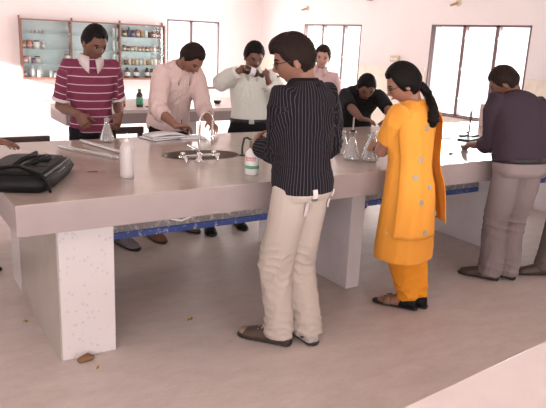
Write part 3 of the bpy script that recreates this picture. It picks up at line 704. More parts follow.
def glasses(p, w=.012):
    t = w*p.hh*.8; g = None
    for sg in (1, -1):
        q = [p.P((sg*(.145+.095*math.cos(a)), .445-.05*abs(math.cos(a))*(.5-.5*math.cos(a) if sg < 0 else .5-.5*math.cos(a)) - .03*max(0, math.cos(a)), -.015+.075*math.sin(a))) for a in [2*math.pi*i/18 for i in range(19)]]
        mb = MB().chain(q, t, 6); mb.chain([p.P((sg*.235, .42, .01)), p.P((sg*.345, .25, .01)), p.P((sg*.375, -.03, .0))], t, 6)
        if sg == 1: mb.chain([p.P((.055, .45, .0)), p.P((0, .47, .015)), p.P((-.055, .45, .0))], t, 6); g = mb.build('glasses', 'black', p.o)
        else: mb.build('glasses_frame', 'black', g)
        c = p.P((sg*.145, .432, -.015)); MB().ellipsoid(c, (.09*p.hh, .006*p.hh, .07*p.hh), p.A, 14, 8).build('lens', 'pane', g)
glasses(p)
def straps(p):
    for x, z0, z1, y in ((1.745, .985, .80, 2.455), (1.985, .90, .80, 2.475)): pass
def on_body(p, obj, a, b):
    """first hit on the garment from a towards b (base-relative)"""
    A_, B_ = Vector(a), Vector(b); ok, loc, nor, i = obj.ray_cast(A_, (B_-A_).normalized()); return (np.array(loc), np.array(nor)) if ok else None
bpy.context.view_layer.update()
tr = [c for c in p.o.children if c.name.startswith('trousers')][0]
L0, F0_ = p.L0, p.F0
def strap(p, tr, off, ztop, zbot, w, mat_, name):
    pts = []
    for k in range(7):
        z = ztop+(zbot-ztop)*k/6; h_ = on_body(p, tr, tuple(L0*off - F0_*.6 + p.Z*z), tuple(L0*off + p.Z*z))
        if h_: pts.append((h_[0]+h_[1]*.006, h_[1]))
    rows = []
    for c, n_ in pts:
        sd = U(np.cross(p.Z, n_)); rows.append([tuple(c-sd*w), tuple(c+sd*w), tuple(c+sd*w+n_*.006), tuple(c-sd*w+n_*.006)])
    return MB().rings(rows, smooth=False).build(name, mat_, tr, fix=True)
s_ = strap(p, tr, .055, .925, .78, .013, 'white_cotton', 'strap')
strap(p, tr, .055, .885, .872, .017, 'grey_paint', 'buckle')
s_ = strap(p, tr, -.125, .90, .80, .011, 'white_cotton', 'strap'); strap(p, tr, -.125, .865, .855, .015, 'grey_paint', 'buckle')
M['tan_suede'] = mat('tan_suede', (.34, .25, .17), .8); M['shoe_dark'] = mat('brown_shoe_leather', (.075, .045, .035), .5); M['shoe_grey'] = mat('pale_grey_leather', (.48, .42, .40), .5)
def sneaker(s, sd, sh, c0, fd, lf):
    H = s.H
    MB().ellipsoid(c0 + fd*.098*H + s.Z*.030, (.036*H, .028*H, .016*H), np.column_stack([fd, lf, s.Z]), 16, 8).build('toe_cap', 'tan_suede', sh)
    for k in range(4):
        a = c0 + fd*(.035+.013*k)*H + s.Z*(.092-.011*k)
        MB().chain([a-lf*.024, a+s.Z*.006, a+lf*.024], .0035, 6).build('lace', 'white_plastic', sh)
    # curved tick mark on the outer side
    q = 1 if sd == 'l' else -1
    for sgn in (1, -1):
        MB().chain([c0 + lf*sgn*(.0285*H) + fd*x*H + s.Z*z for x, z in ((-.030, .055), (-.020, .040), (-.006, .042), (.012, .058))], [.002, .005, .004, .0015], 6).build('tick_mark', 'black', sh)
p.shoes('shoe_dark', 'rubber', 'shoe', sneaker)
for c in [c for c in p.o.children if c.name.startswith('shoe')][1:2]:
    c.data.materials[0] = M['shoe_grey']; c['label'] = 'pale grey shoe with dark curved mark'

# --- woman in orange
p = Person('woman in orange embroidered tunic and dupatta with long braid, seen from behind at the bench', 1.585, (2.675, 2.635), 108, 'warm', lean=5, head=(36, 27, 0), female=True, slim=.94)
p.arm('l', (2.695, 2.945, 1.005), (-.8, -.5, -.75), (-.05, .95, .15), (.8, 0, -.5), curl=1.0, thumb=1.0)
p.arm('r', (2.90, 3.00, 1.0), (.8, -.4, -.5), (-.5, .8, 0), (-.5, -.2, -.8), curl=.6)
p.leg('l', (2.805, 2.690), 122); p.leg('r', (2.885, 2.680), 118)
p.finish(.005); p.face()
p.hair(front=.29, sidez=-.18, back=-.42, thick=.07, top=.04, seed=14, rough=.006, temple=.0)
H = p.H; F, L, T = p.fr[-1]
q0 = p.P((-.02, -.40, -.22)); bp_ = [q0, p.P((.02, -.47, -.50))]
for t in (.93, .86, .79, .74):
    c, (F1, L1, T1) = p.at(t); bp_.append(c - F1*(.066*H+.040) - L1*(-.035))
fine = []
for a_, b_ in zip(bp_[:-1], bp_[1:]):
    for k in range(4): fine.append(a_*(1-k/4)+b_*k/4)
fine.append(bp_[-1])
MB().chain(fine, [(.022+.006*abs(math.sin(k*1.25)))*(1+.045*max(0, k-8))*(1 if k < len(fine)-2 else .6) for k in range(len(fine))], 12).build('braid', 'hair', p.o)
TUN = [(-.62,.118,.094,-.004),(-.45,.114,.091,-.004),(-.25,.110,.086,-.004),(-.10,.108,.080,-.004),(.05,.102,.074,-.002),(.17,.093,.066,.003),(.28,.087,.062,.004),(.40,.089,.066,.006),(.55,.098,.074,.010),
       (.68,.106,.072,.006),(.79,.110,.066,-.001),(.87,.110,.056,-.006),(.93,.086,.046,-.008),(.98,.056,.038,-.006)]
tun = p.shirt('orange', sleeve=.70, hem=-.885, ease=.014, name='tunic', seed=31, sl=1.2, fold=.006, voxel=.007,
        tbl=[(-.885,.120,.097,-.004),(-.75,.120,.096,-.004)]+TUN)
p.trousers('orange_plain', waist=.1, rad=(.062, .056, .052, .044, .036), seed=33, fold=.008, hem=.052, name='salwar')
glasses(p)
# dupatta: cloth over both shoulders falling down the back and right side
bpy.context.view_layer.update()
def drape(a0, a1, t0, t1, off, nu=22, nv=30, name='dupatta', flare=.0, seed=1, amp=.006, thick=.004):
    r = np.random.RandomState(seed); outr = []
    tt = [q[0] for q in TUN]; ip = lambda c, x: np.interp(x, tt, [q[c] for q in TUN])
    for k in range(nv+1):
        t = t0+(t1-t0)*k/nv; c, (F1, L1, T1) = p.at(t); row = []
        for i in range(nu+1):
            u = i/nu; a = a0+(a1-a0)*u; fl = flare*(k/nv)
            rr = off*min(1, max(.15, (.97-t)/.22)) + fl + amp*math.sin(u*16+2.2*math.sin(k*.12)+seed)*(.4+.6*k/nv)
            ca, sa = math.cos(a), math.sin(a)
            d_ = L1*math.copysign(abs(ca)**.8, ca)*(ip(1, t)*H*p.slim+.014+rr) + F1*math.copysign(abs(sa)**.8, sa)*(ip(2, t)*H*p.slim+.014+rr)
            row.append(c + F1*ip(3, t)*H + d_)
        outr.append(row)
    nU, nV = nu+1, nv+1; V = []; 
    for k in range(nV):
        for i in range(nU): V.append(outr[k][i])
    for k in range(nV):
        for i in range(nU):
            c, _ = p.at(t0+(t1-t0)*k/nv); V.append(outr[k][i] + U(c-outr[k][i])*thick)
    Fc = []; o2 = nU*nV
    for k in range(nv):
        for i in range(nu):
            a = k*nU+i; Fc += [(a, a+1, a+nU+1, a+nU), (o2+a, o2+a+nU, o2+a+nU+1, o2+a+1)]
    for k in range(nv):
        Fc += [(k*nU, (k+1)*nU, o2+(k+1)*nU, o2+k*nU), (k*nU+nu, o2+k*nU+nu, o2+(k+1)*nU+nu, (k+1)*nU+nu)]
    for i in range(nu):
        Fc += [(i, o2+i, o2+i+1, i+1), (nv*nU+i, nv*nU+i+1, o2+nv*nU+i+1, o2+nv*nU+i)]
    return MB().add(V, Fc).build(name, 'dupatta', p.o, fix=True)
pi = math.pi
drape(pi*.98, pi*1.34, .975, -.46, .030, name='dupatta', flare=.035, seed=3)          # right side, long
drape(pi*1.47, pi*1.97, .975, -.56, .016, name='dupatta', flare=.010, seed=5, amp=.004)  # left back, shorter
# embroidered motifs
for k, (off, z) in enumerate(((.07, 1.20), (.10, 1.02), (.04, .86), (.12, .78), (-.02, .70), (.09, .60), (.13, .92))):
    h_ = None
    for d_ in [c for c in p.o.children if c.name.startswith(('dupatta', 'tunic'))]:
        q = on_body(p, d_, tuple(p.L0*off - p.F0*.6 + p.Z*z), tuple(p.L0*off + p.Z*z))
        if q and (h_ is None or np.dot(q[0], p.F0) < np.dot(h_[0], p.F0)): h_ = q
    if h_:
        n_ = U(h_[1]); n_ = n_ if np.dot(n_, p.F0) < 0 else -n_; x_ = U(np.cross(p.Z, n_)); R_ = np.column_stack([x_, n_, np.cross(x_, n_)]); mb = MB()
        for a in range(5): 
            an = a*2*pi/5+k; mb.ellipsoid(h_[0]+n_*.003+R_ @ np.array([math.cos(an)*.010, 0, math.sin(an)*.010]), (.008, .003, .008), R_, 8, 6)
        mb.build('embroidered_flower', 'silver', tun)
S_, E_, W_ = p.arms['l']; ax = U(W_-E_); wt = MB().chain([W_-ax*.030, W_-ax*.012], .027, 16).build('wristwatch', 'black', p.o)
MB().ellipsoid(W_-ax*.021 + U(np.cross(ax, (0, 0, 1)))*-.024, (.017, .017, .017), None, 12, 8).build('watch_face', 'black', wt)
p.shoes('black_leather', 'rubber', 'sandal')

# --- man in grey trousers on the right, back to the camera
p = Person('man in dark violet shirt and grey trousers, back turned, right of orange-dressed woman', 1.59, (3.67, 2.62), 78, 'dark', lean=31, side=6, hip=.555, head=(44, 34, 0), slim=1.08)
p.arm('l', (3.68, 3.02, .965), (-.15, -.7, -.6), (.2, .95, -.1), (.5, 0, -.9), curl=.5)
p.arm('r', (4.16, 2.95, .965), (.35, -.8, -.5), (-.3, .9, -.1), (-.4, 0, -.9), curl=.5)
p.leg('l', (3.745, 2.80), 118); p.leg('r', (3.885, 2.76), 104)
p.finish(); p.face(); p.hair(front=.28, sidez=-.08, back=-.34, thick=.05, top=.04, seed=19, material='hair_brown')
p.shirt('grey_violet_cotton', sleeve=1.5, hem=.09, ease=.022, loose=.010, seed=41, sl=1.25, fold=.006); p.collar('grey_violet_cotton', gap=.5, h=.018)
p.trousers('grey_trousers', waist=.13, ease=.015, rad=(.060, .053, .050, .050, .052), seed=43, fold=.008, hem=.03); p.belt('black', t=.105, ease=.021); p.shoes('shoe_dark')

# --- man cut off by the right edge of the picture
p = Person('man at the right edge in brown-grey trousers, mostly outside the picture', 1.66, (4.40, 2.60), 128, 'dark', lean=28, head=(10, 20, 0))
p.arm('l', (4.50, 2.98, .97), (-.5, -.6, -.3), (.2, .9, -.1), (.4, 0, -.9)); p.arm('r', (4.80, 3.0, .97), (.8, -.4, -.4), (-.2, .9, -.1), (-.4, 0, -.9))
p.leg('l', (4.22, 2.66), 150, knee=(-.4, .9, 0)); p.leg('r', (4.66, 2.58), 120)
p.finish(.007); p.face(); p.hair(seed=23, thick=.07, top=.05)
p.shirt('grey_violet_cotton', sleeve=1.8, hem=-.06, seed=51, sl=1.3); p.collar('grey_violet_cotton'); p.trousers('brown_grey_trousers', rad=(.060, .055, .052, .052, .055), seed=53); p.shoes('shoe_dark')

# --- man at the left end of the bench: only a hand and a shoe are inside the frame
p = Person('man outside the left edge reaching one bare hand onto bench beside black bag', 1.70, (.13, 4.20), -38, 'dark', lean=30, head=(-10, 25, 0))
p.arm('r', (.65, 3.755, .965), (-.5, -.4, .3), (.78, -.62, -.10), (.1, -.1, -1), curl=.28, spread=.25)
p.arm('l', (.40, 4.46, .99), (-.2, .8, .3), (.9, .1, -.1), (0, 0, -1), curl=.3)
p.leg('r', (.18, 4.14), -20); p.leg('l', (.44, 4.46), 5)
p.finish(); p.face(); p.hair(seed=29)
p.shirt('grey_cotton', sleeve=1.35, hem=-.08, seed=61, sl=1.25); p.collar('grey_cotton'); p.trousers('black_trousers', seed=63); p.shoes('shoe_dark')

# ------------------------------------------------------------------ things on the bench
def lathed(name, prof, material, parent, c=(0, 0, 0), n=24): return MB().lathe(prof, c, n).build(name, material, parent)
sk = thing('sink', 'oval stainless steel sink bowl sunk into the bench top behind the tap', 'sink', (1.79, 3.63, .90))
def ell(prof, c=(0, 0, 0), n=48, ang=-.15):
    ca, sa = math.cos(ang), math.sin(ang)
    return [[(c[0]+(.255*r)*math.cos(t)*ca-(.165*r)*math.sin(t)*sa, c[1]+(.255*r)*math.cos(t)*sa+(.165*r)*math.sin(t)*ca, c[2]+z) for t in [2*math.pi*i/n for i in range(n)]] for r, z in prof]
mb = MB(); mb.rings(ell([(1.025, .0005), (1.025, .002), (.99, .002), (.97, -.004), (.93, -.08), (.80, -.125), (.3, -.138), (.3, -.142), (.83, -.131), (.96, -.08), (.99, -.006), (1.025, .0005)]), cap=False); mb.rings(ell([(.3, -.1405), (.3, -.139)])); mb.build('bowl', 'steel', sk)
lathed('drain', [(.032, -.1385), (.032, -.135), (.02, -.134)], 'grey_paint', sk)
tp = thing('tap', 'tall chrome swan-neck laboratory tap with side valves in front of the sink', 'tap', (1.68, 3.44, .90))
lathed('base', [(.030, 0), (.030, .006), (.018, .014), (.016, .05), (.013, .055)], 'chrome', tp)
d_ = np.array([.93, .2, 0]); rr_ = .052
MB().chain([(0, 0, .04), (0, 0, .14), (0, 0, .235)] + [tuple(np.array([0, 0, .235]) + d_*(rr_ - rr_*math.cos(a)) + np.array([0, 0, rr_*math.sin(a)*1.2])) for a in [math.pi*k/10 for k in range(1, 11)]] + [tuple(d_*2*rr_+np.array([0, 0, .15])), tuple(d_*2*rr_+np.array([0, 0, .135]))], .0075, 12).build('swan_neck', 'chrome', tp)
MB().chain([tuple(d_*2*rr_+np.array([0, 0, .15])), tuple(d_*2*rr_+np.array([0.006, -.004, .11]))], [.010, .009], 12).build('nozzle', 'chrome', tp)
MB().chain([(-.13, .0, .035), (.135, 0, .035)], .0095, 12).build('cross_pipe', 'chrome', tp)
for x, y_ in ((-.11, .02), (.10, -.02)):
    v_ = MB().chain([(x, 0, .035), (x, -.045, .035), (x, -.055, .015)], .0105, 12).build('side_valve', 'chrome', tp)
    MB().lathe([(.006, 0), (.016, .004), (.016, .014), (.006, .018)], (x, 0, .046)).build('valve_handle', 'chrome', v_)
MB().chain([(-.02, 0, .075), (-.07, .02, .10)], [.009, .006], 10).build('lever', 'chrome', tp)
br = thing('drain_pipe', 'thin black bent pipe standing beside the right end of the sink', 'pipe', (2.03, 3.52, .90))
MB().chain([(0, 0, .0), (.0, 0, .06), (.012, 0, .115), (.03, -.01, .118), (.055, -.04, .10), (.075, -.07, .085)], [.007, .007, .007, .007, .007, .006], 10).build('pipe', 'black', br)
lathed('foot', [(.022, 0), (.022, .005), (.009, .010)], 'black', br)

wb = thing('wash_bottle', 'milky white plastic bottle with rounded top standing on bench near the black bag', 'bottle', (1.125, 3.17, .90))
lathed('body', [(.030, 0), (.036, .003), (.0375, .02), (.0375, .145), (.036, .160), (.029, .178), (.018, .190), (.012, .192)], 'poly', wb)
lathed('cap', [(.013, .188), (.013, .202), (.006, .205)], 'white_plastic', wb); MB().chain([(.003, .006, .203), (.006, .010, .232)], .0042, 8).build('nozzle', 'white_plastic', wb)

hb = thing('reagent_bottle', 'white plastic bottle with red lettering, green band and green cap held by pinstriped man', 'bottle', (1.800, 3.005, .90))
lathed('body', [(.036, 0), (.0405, .004), (.0405, .118), (.034, .130), (.022, .142), (.016, .148), (.016, .158)], 'white_plastic', hb)
lathed('cap', [(.0185, .152), (.0185, .188), (.015, .192)], 'green', hb)
lathed('green_band', [(.0406, .036), (.0412, .036), (.0412, .054), (.0406, .054)], 'green_print', hb)
lb = MB()
for row, (z, n_, st) in enumerate(((.082, 9, .18), (.094, 11, .15))):                      # rows of small red strokes, lettering too small to read
    for k in range(n_):
        a = -2.35 + (k-n_/2)*st; lb.chain([(.0408*math.cos(a), .0408*math.sin(a), z), (.0408*math.cos(a+.04), .0408*math.sin(a+.04), z+.008)], .0016, 6)
        lb.chain([(.0408*math.cos(a), .0408*math.sin(a), z), (.0408*math.cos(a+.09), .0408*math.sin(a+.09), z)], .0014, 6)
lb.build('red_lettering', 'red_print', hb)

def flask(loc, s_, label, stop=False, group=None):
    t = thing('conical_flask', label, 'flask', loc, 0, group); k = s_
    prof = [(.0, .002), (.046, .0), (.051, .004), (.052, .010), (.047, .028), (.019, .118), (.0155, .128), (.0155, .152), (.0195, .158), (.0195, .162), (.0165, .163), (.0135, .155), (.0135, .128), (.017, .117), (.045, .028), (.049, .010), (.044, .004), (.0, .004)]
    MB().lathe([(max(r, .0005)*k, z*k) for r, z in prof], n=28).build('glass_body', 'flask_glass', t)
    if stop:
        MB().lathe([(.012*k, .140*k), (.0155*k, .168*k), (.0155*k, .176*k), (.005, .177*k)]).build('stopper', 'black', t)
        MB().chain([(0, 0, .15*k), (0, 0, .245*k)], .0055, 10).build('glass_tube', 'poly', t)
    return t
flask((1.385, 4.30, .90), 1.02, 'single conical glass flask standing in front of man in maroon striped shirt')
flask((2.655, 3.165, .90), 1.12, 'conical flask with black stopper and upright glass tube beside pinstriped sleeve', True)
flask((2.74, 3.085, .90), 1.06, 'clear conical flask gripped by the woman in orange')
flask((2.865, 3.20, .90), 1.08, 'clear conical flask standing behind the wristwatch hand of woman in orange')
flask((2.71, 3.33, .90), 1.0, 'clear conical flask standing furthest back in the group beside black-shirted man')
for (x0, y0), (x1, y1), lab in (((1.02, 4.14), (1.25, 3.62), 'long glass burette lying on bench, end pointing at the black bag'), ((1.21, 4.32), (1.33, 3.74), 'glass burette lying furthest from the black bag, end behind milky bottle')):
    b = thing('burette', lab, 'burette', (x0, y0, .90), 0); v = np.array([x1-x0, y1-y0, 0]); L_ = np.linalg.norm(v); v = v/L_
    q = lambda u: tuple(v*L_*u + np.array([0, 0, .012]))
    MB().chain([q(0), q(.02), q(.85), q(.90)], [.012, .0115, .0115, .006], 14).build('glass_tube', 'thick_glass', b)
    MB().chain([q(.88), q(.94)], .009, 10).build('stopcock', 'poly', b); MB().chain([q(.94), q(1.0)], [.004, .002], 8).build('tip', 'glass', b)
    mk = MB(); sd_ = np.array([-v[1], v[0], 0])
    for k in range(24): mk.chain([np.array(q(.08+.032*k))+np.array([0, 0, .0117])-sd_*.004, np.array(q(.08+.032*k))+np.array([0, 0, .0117])+sd_*.004], .0009, 5)
    mk.build('graduation_marks', 'white_plastic', b)
tw = thing('twig', 'tiny dark scrap lying on bench between black bag and milky bottle', 'scrap', (.97, 3.36, .90)); MB().chain([(0, 0, .003), (.05, -.01, .003)], .0022, 6).build('scrap', 'black', tw)

def notebook(loc, rz, label, w=.20, h=.26, cover='grey_cotton', n=2, open_=False):
    t = thing('notebook', label, 'notebook', loc, rz)
    MB().box((-w/2, -h/2, 0), (w/2, h/2, .003)).build('cover', cover, t)
    MB().box((-w/2+.004, -h/2+.004, .003), (w/2-.004, h/2-.004, .012)).build('pages', 'paper', t)
    if open_:
        mb = MB(); rs = []
        for k in range(9):
            u = k/8; x = -w/2+.006+(w-.012)*u; z = .0125+.010*math.sin(u*math.pi)+.004*u
            rs.append([(x, -h/2+.006, z), (x, h/2-.006, z), (x, h/2-.006, z+.001), (x, -h/2+.006, z+.001)])
        mb.rings(rs).build('raised_page', 'paper', t)
    return t
notebook((1.80, 4.33, .90), .25, 'closed notebook with dark cover under papers at left of writing man', .26, .20, 'black')
notebook((1.83, 4.335, .9125), .05, 'open white notebook on top, one page lifted, under writing man', .27, .19, 'grey_paint', open_=True)
notebook((2.02, 4.27, .90), -.2, 'flat grey-covered notebook under right hand of writing man', .20, .15, 'grey_cotton')
pn = thing('pen', 'dark pen in the writing hand of man in white shirt', 'pen', (1.985, 4.39, .9145)); MB().chain([(0, 0, .001), (.03, .045, .10)], [.002, .004], 8).build('barrel', 'black', pn)

# black leather bag
bag = thing('laptop_bag', 'black leather bag lying flat on left corner of the bench', 'bag', (.66, 2.95, .90), math.atan2(.88, .48))
# local: x along the right side (0..0.56), y from 0 to .34 to the left
def rbox(mb, lo, hi, r=.03, puff=.0):
    x0, y0, z0 = lo; x1, y1, z1 = hi; cx, cy = (x0+x1)/2, (y0+y1)/2; rs = []
    for z, ins in ((z0, r*.6), (z0+r*.3, r*.15), (z0+(z1-z0)*.5, -puff), (z1-r*.7, r*.12), (z1-r*.2, r*.55), (z1, r*1.3), (z1+puff*.6, (y1-y0)*.30)):
        row = []
        for k in range(40):
            a = 2*math.pi*k/40; ca, sa = math.cos(a), math.sin(a); e = .28
            row.append((cx+math.copysign(abs(ca)**e, ca)*((x1-x0)/2-ins), cy+math.copysign(abs(sa)**e, sa)*((y1-y0)/2-ins), z))
        rs.append(row)
    return mb.rings(rs)
rbox(MB(), (0, 0, 0), (.56, .36, .084), .03, .010).build('bag_body', 'black_leather', bag)
rbox(MB(), (.03, .035, .076), (.50, .33, .100), .02, .004).build('front_pocket', 'black_leather', bag)
M['bag_trim'] = mat('dark_grey_piping', (.06, .055, .058), .3)
pp = [(x, y) for x, y in ((.025, .012), (.28, .004), (.535, .012), (.552, .18), (.535, .348))]
MB().chain([(x, y, .060) for x, y in pp], .004, 8).build('zip', 'bag_trim', bag)
MB().chain([(.03, .018, .080), (.28, .010, .082), (.53, .018, .080)], .005, 8).build('piping', 'bag_trim', bag)
MB().chain([(.546, .06, .02), (.552, .06, .07), (.540, .07, .082)], .005, 8).build('piping', 'bag_trim', bag)
for sgn in (0, 1):
    MB().chain([(.14+.04*sgn, .20-.05*sgn, .096), (.17+.03*sgn, .16-.06*sgn, .128-.010*sgn), (.27, .13-.07*sgn, .136-.014*sgn), (.36-.02*sgn, .15-.06*sgn, .128-.010*sgn), (.40-.03*sgn, .20-.05*sgn, .096)], [.011, .012, .014, .012, .011], 10).build('handle', 'black_leather', bag)
MB().chain([(.10, .33, .096), (.05, .25, .108), (.12, .17, .108), (.05, .09, .106), (.02, .03, .092), (.0, -.006, .06), (.012, -.012, .012)], [.007]*7, 8).build('shoulder_strap', 'black_leather', bag)
MB().box((.16, .05, .103), (.22, .09, .106)).build('name_plate', 'bag_trim', bag)

# chairs behind the bench, only their top rails show
def chair(loc, rz, label, w=.42):
    t = thing('chair', label, 'chair', loc, rz)
    MB().box((-w/2, 0, .43), (w/2, .38, .46)).build('seat', 'dark_frame', t, bevel=.005)
    for x in (-w/2, w/2-.035):
        MB().box((x, 0, 0), (x+.035, .035, .86)).build('leg', 'dark_frame', t); MB().box((x, .345, 0), (x+.035, .38, .43)).build('leg', 'dark_frame', t)
    MB().box((-w/2-.01, -.005, .835), (w/2+.01, .032, .89)).build('top_rail', 'dark_frame', t, bevel=.004)
    MB().box((-w/2+.035, .005, .62), (w/2-.035, .025, .68)).build('back_slat', 'dark_frame', t)
chair((.875, 4.72, 0), 0, 'dark wooden chair behind bench at far left, only flat top rail showing')
chair((1.735, 5.0, 0), 0, 'dark wooden chair with top rail showing between striped-shirt man and writing man', .36)

# the amber bottle in the pouring man's hand
def axis_rot(d): 
    z = U(d); x = U(np.cross((0, 1, 0), z)); return np.column_stack([x, np.cross(z, x), z])
pb = thing('reagent_bottle', 'brown glass bottle with white label tilted in the hand of pouring man', 'bottle', (2.575, 4.475, 1.405)); R_ = axis_rot((.94, -.08, -.30))
def rot_lathe(prof, R): 
    mb = MB().lathe(prof, n=22); mb.v = [tuple(R @ np.array(q)) for q in mb.v]; return mb
rot_lathe([(.028, 0), (.036, .004), (.036, .105), (.030, .122), (.016, .138), (.014, .165), (.016, .167)], R_).build('body', 'amber', pb)
rot_lathe([(.0362, .045), (.0366, .045), (.0366, .092), (.0362, .092)], R_).build('label', 'paper', pb)
rot_lathe([(.017, .163), (.017, .182), (.012, .184)], R_).build('collar_ring', 'black', pb)

# right-hand end of the bench
def stand(loc, label, lean=0):
    t = thing('retort_stand', label, 'stand', loc, .3)
    MB().box((-.09, -.055, 0), (.09, .055, .014)).build('base', 'black', t, bevel=.003)
    MB().chain([(0, 0, .01), (0, 0, .23)], .005, 8).build('rod', 'grey_paint', t); MB().chain([(0, 0, .045), (-.07, -.03, .05), (-.10, -.02, .045)], [.010, .007, .009], 8).build('clamp', 'black', t)
stand((4.21, 3.53, .90), 'dark retort stand on bench, the nearer to the orange-dressed woman'); stand((4.40, 3.68, .90), 'dark retort stand on bench, half behind sleeve of violet-shirted man')
ds = thing('evaporating_dish', 'small pale grey dish on bench beside the violet-shirted man', 'dish', (3.785, 3.19, .90))
lathed('bowl', [(.016, 0), (.022, .002), (.036, .022), (.038, .030), (.035, .030), (.020, .006), (.001, .004)], 'grey_cotton', ds)
pe = thing('pen', 'dark pen lying flat on bench to the right of orange-dressed woman', 'pen', (3.99, 3.72, .90)); MB().chain([(0, 0, .005), (.11, -.10, .005)], .0048, 8).build('barrel', 'black', pe)
er = thing('eraser', 'tiny dark rubber lying on bench right of orange-dressed woman', 'eraser', (3.51, 3.08, .90)); MB().box((-.018, -.008, 0), (.018, .008, .010)).build('block', 'grey_paint', er, bevel=.002)
ib = thing('instrument_box', 'upright pale pink-white instrument box on bench left of the violet-shirted man', 'instrument', (5.17, 4.12, .90))
MB().box((-.06, -.06, 0), (.06, .06, .215)).build('case', 'pink_white_cotton', ib, bevel=.006); MB().box((-.05, -.063, .12), (.05, -.058, .19)).build('front_panel', 'white_plastic', ib)
bk = thing('book', 'red-covered book on bench at the right edge of the picture', 'book', (4.40, 3.06, .90), .2)
MB().box((-.10, -.07, .002), (.10, .07, .020)).build('pages', 'paper', bk); M['red_cover'] = mat('red_book_cover', (.30, .05, .04), .5)
MB().box((-.104, -.074, 0), (.104, .074, .003)).build('cover', 'red_cover', bk); MB().box((-.104, -.074, .019), (.104, .074, .022)).build('cover', 'red_cover', bk)

# ------------------------------------------------------------------ bottles, cabinet
def col_mat(n, c, r=.35):
    if n not in M: M[n] = mat(n, c, r)
    return n
for n_, c_ in (('white_jar', (.72, .68, .67)), ('tan_glass', (.34, .20, .11)), ('orange_jar', (.62, .25, .14)), ('pink_jar', (.66, .36, .36)), ('brown_glass', (.10, .045, .025)), ('cream_jar', (.58, .48, .36)),
               ('blue_black_glass', (.05, .05, .085)), ('clear_jar', (.58, .62, .60)), ('black_cap', (.02, .018, .02)), ('red_cap', (.45, .06, .06)), ('brown_cap', (.22, .11, .08)), ('white_cap', (.75, .72, .70)), ('violet_jar', (.28, .18, .30))): col_mat(n_, c_)
def bottle(loc, r, h, body, cap, label, lab=None, group=None, neck=True, name='bottle', cat='bottle'):
    t = thing(name, label, cat, loc, 0, group); hb_ = h*(.66 if neck else .84)
    prof = [(r*.86, 0), (r, h*.02), (r, hb_), (r*.80, h*.74), (r*.42, h*.82), (r*.40, h*.88)] if neck else [(r*.9, 0), (r, h*.03), (r, hb_), (r*.9, h*.88)]
    MB().lathe(prof, n=14).build('body', body, t)
    MB().lathe([(r*.48, h*.86), (r*.48, h*.98), (r*.40, h)] if neck else [(r*.98, h*.86), (r*.98, h*.98), (r*.9, h)], n=12).build('cap', cap, t)
    if lab: MB().lathe([(r*1.005, h*.16), (r*1.02, h*.16), (r*1.02, h*.56), (r*1.005, h*.56)], n=14).build('label', lab, t)
    return t
bottle((2.375, 6.28, .90), .036, .185, 'amber', 'green', 'brown bottle with green label on the rear bench, right of the red one', 'green_print')
bottle((2.21, 6.34, .90), .034, .165, 'red_bottle', 'black_cap', 'dark red bottle with pale label on rear bench beside striped sleeve', 'orange_jar')
bottle((2.20, 6.52, .90), .034, .19, 'brown_glass', 'black_cap', 'dark brown bottle on the rear bench behind the dark red bottle')
bottle((1.70, 6.66, .90), .040, .20, 'blue_black_glass', 'grey_cotton', 'grey-dark bottle at left end of rear bench behind striped shirt', None, None, False)
sc_ = thing('watch_glass', 'small dark dish on rear bench right of the green-labelled bottle', 'dish', (2.46, 6.26, .90)); lathed('dish', [(.02, 0), (.034, .010), (.032, .012), (.001, .004)], 'black', sc_)
sd2 = thing('mortar', 'small dark bowl on rear bench between two white-shirted men', 'bowl', (3.37, 6.45, .90)); lathed('bowl', [(.025, 0), (.03, .003), (.05, .035), (.046, .036), (.02, .008), (.001, .006)], 'black', sd2)

FY, WY = 10.655, YW-.004
X0, X1, Z0, Z1 = 2.105, 4.515, .853, 1.785
cb = thing('wall_cabinet', 'wide wooden glass-fronted cabinet of chemical bottles hung on back wall', 'cabinet', (X0, FY, Z0))
Wc, Hc, Dc = X1-X0, Z1-Z0, WY-FY
MB().box((0, Dc-.012, 0), (Wc, Dc, Hc)).build('back_panel', 'cab_back', cb)
f = MB(); f.box((0, 0, 0), (.02, Dc-.012, Hc)); f.box((Wc-.02, 0, 0), (Wc, Dc-.012, Hc)); f.box((.02, 0, 0), (Wc-.02, Dc-.012, .03)); f.box((.02, 0, Hc-.022), (Wc-.02, Dc-.012, Hc)); f.build('carcass', 'wood', cb)
DV = [2.885-X0, 3.70-X0]
for d in DV: MB().box((d-.008, 0, .03), (d+.008, Dc-.012, Hc-.022)).build('divider', 'wood', cb)
SZ = [1.565, 1.328, 1.100]
for z in SZ: MB().box((.02, .02, z-.008-Z0), (Wc-.02, Dc-.012, z-Z0)).build('shelf', 'shelf_glass', cb)
ed = [.03]+DV+[Wc-.03]
for a, b in zip(ed[:-1], ed[1:]): MB().box((a+.013, .004, .032), (b-.013, .009, Hc-.032)).build('sliding_pane', 'pane', cb)
for x in (.0, .82, 1.63, 2.40): MB().box((x, Dc-.03, Hc), (x+.02, Dc, Hc+.045)).build('hanging_bracket', 'wood', cb)
tiers = {1: 1.566, 2: 1.329, 3: 1.101, 4: Z0+.0305}
def X_(px): return float(np.interp(px, [21, 72.5, 121.5, 165], [2.12, 2.94, 3.77, 4.58]))*.989
ORD = ['first', 'second', 'third', 'fourth', 'fifth', 'sixth', 'seventh', 'eighth', 'ninth', 'tenth', 'eleventh']
SHN = {1: 'top shelf', 2: 'second shelf', 3: 'third shelf', 4: 'bottom shelf'}
def row(tier, sec, items, group):
    for k, (px, r, h, body, cap, lab, neck, what) in enumerate(items):
        bottle((X_(px), FY+.075+(k % 2)*.010, tiers[tier]), r, h, body, cap, '%s, %s from left on %s of %s cabinet section' % (what, ORD[k], SHN[tier], sec), lab, group, neck)
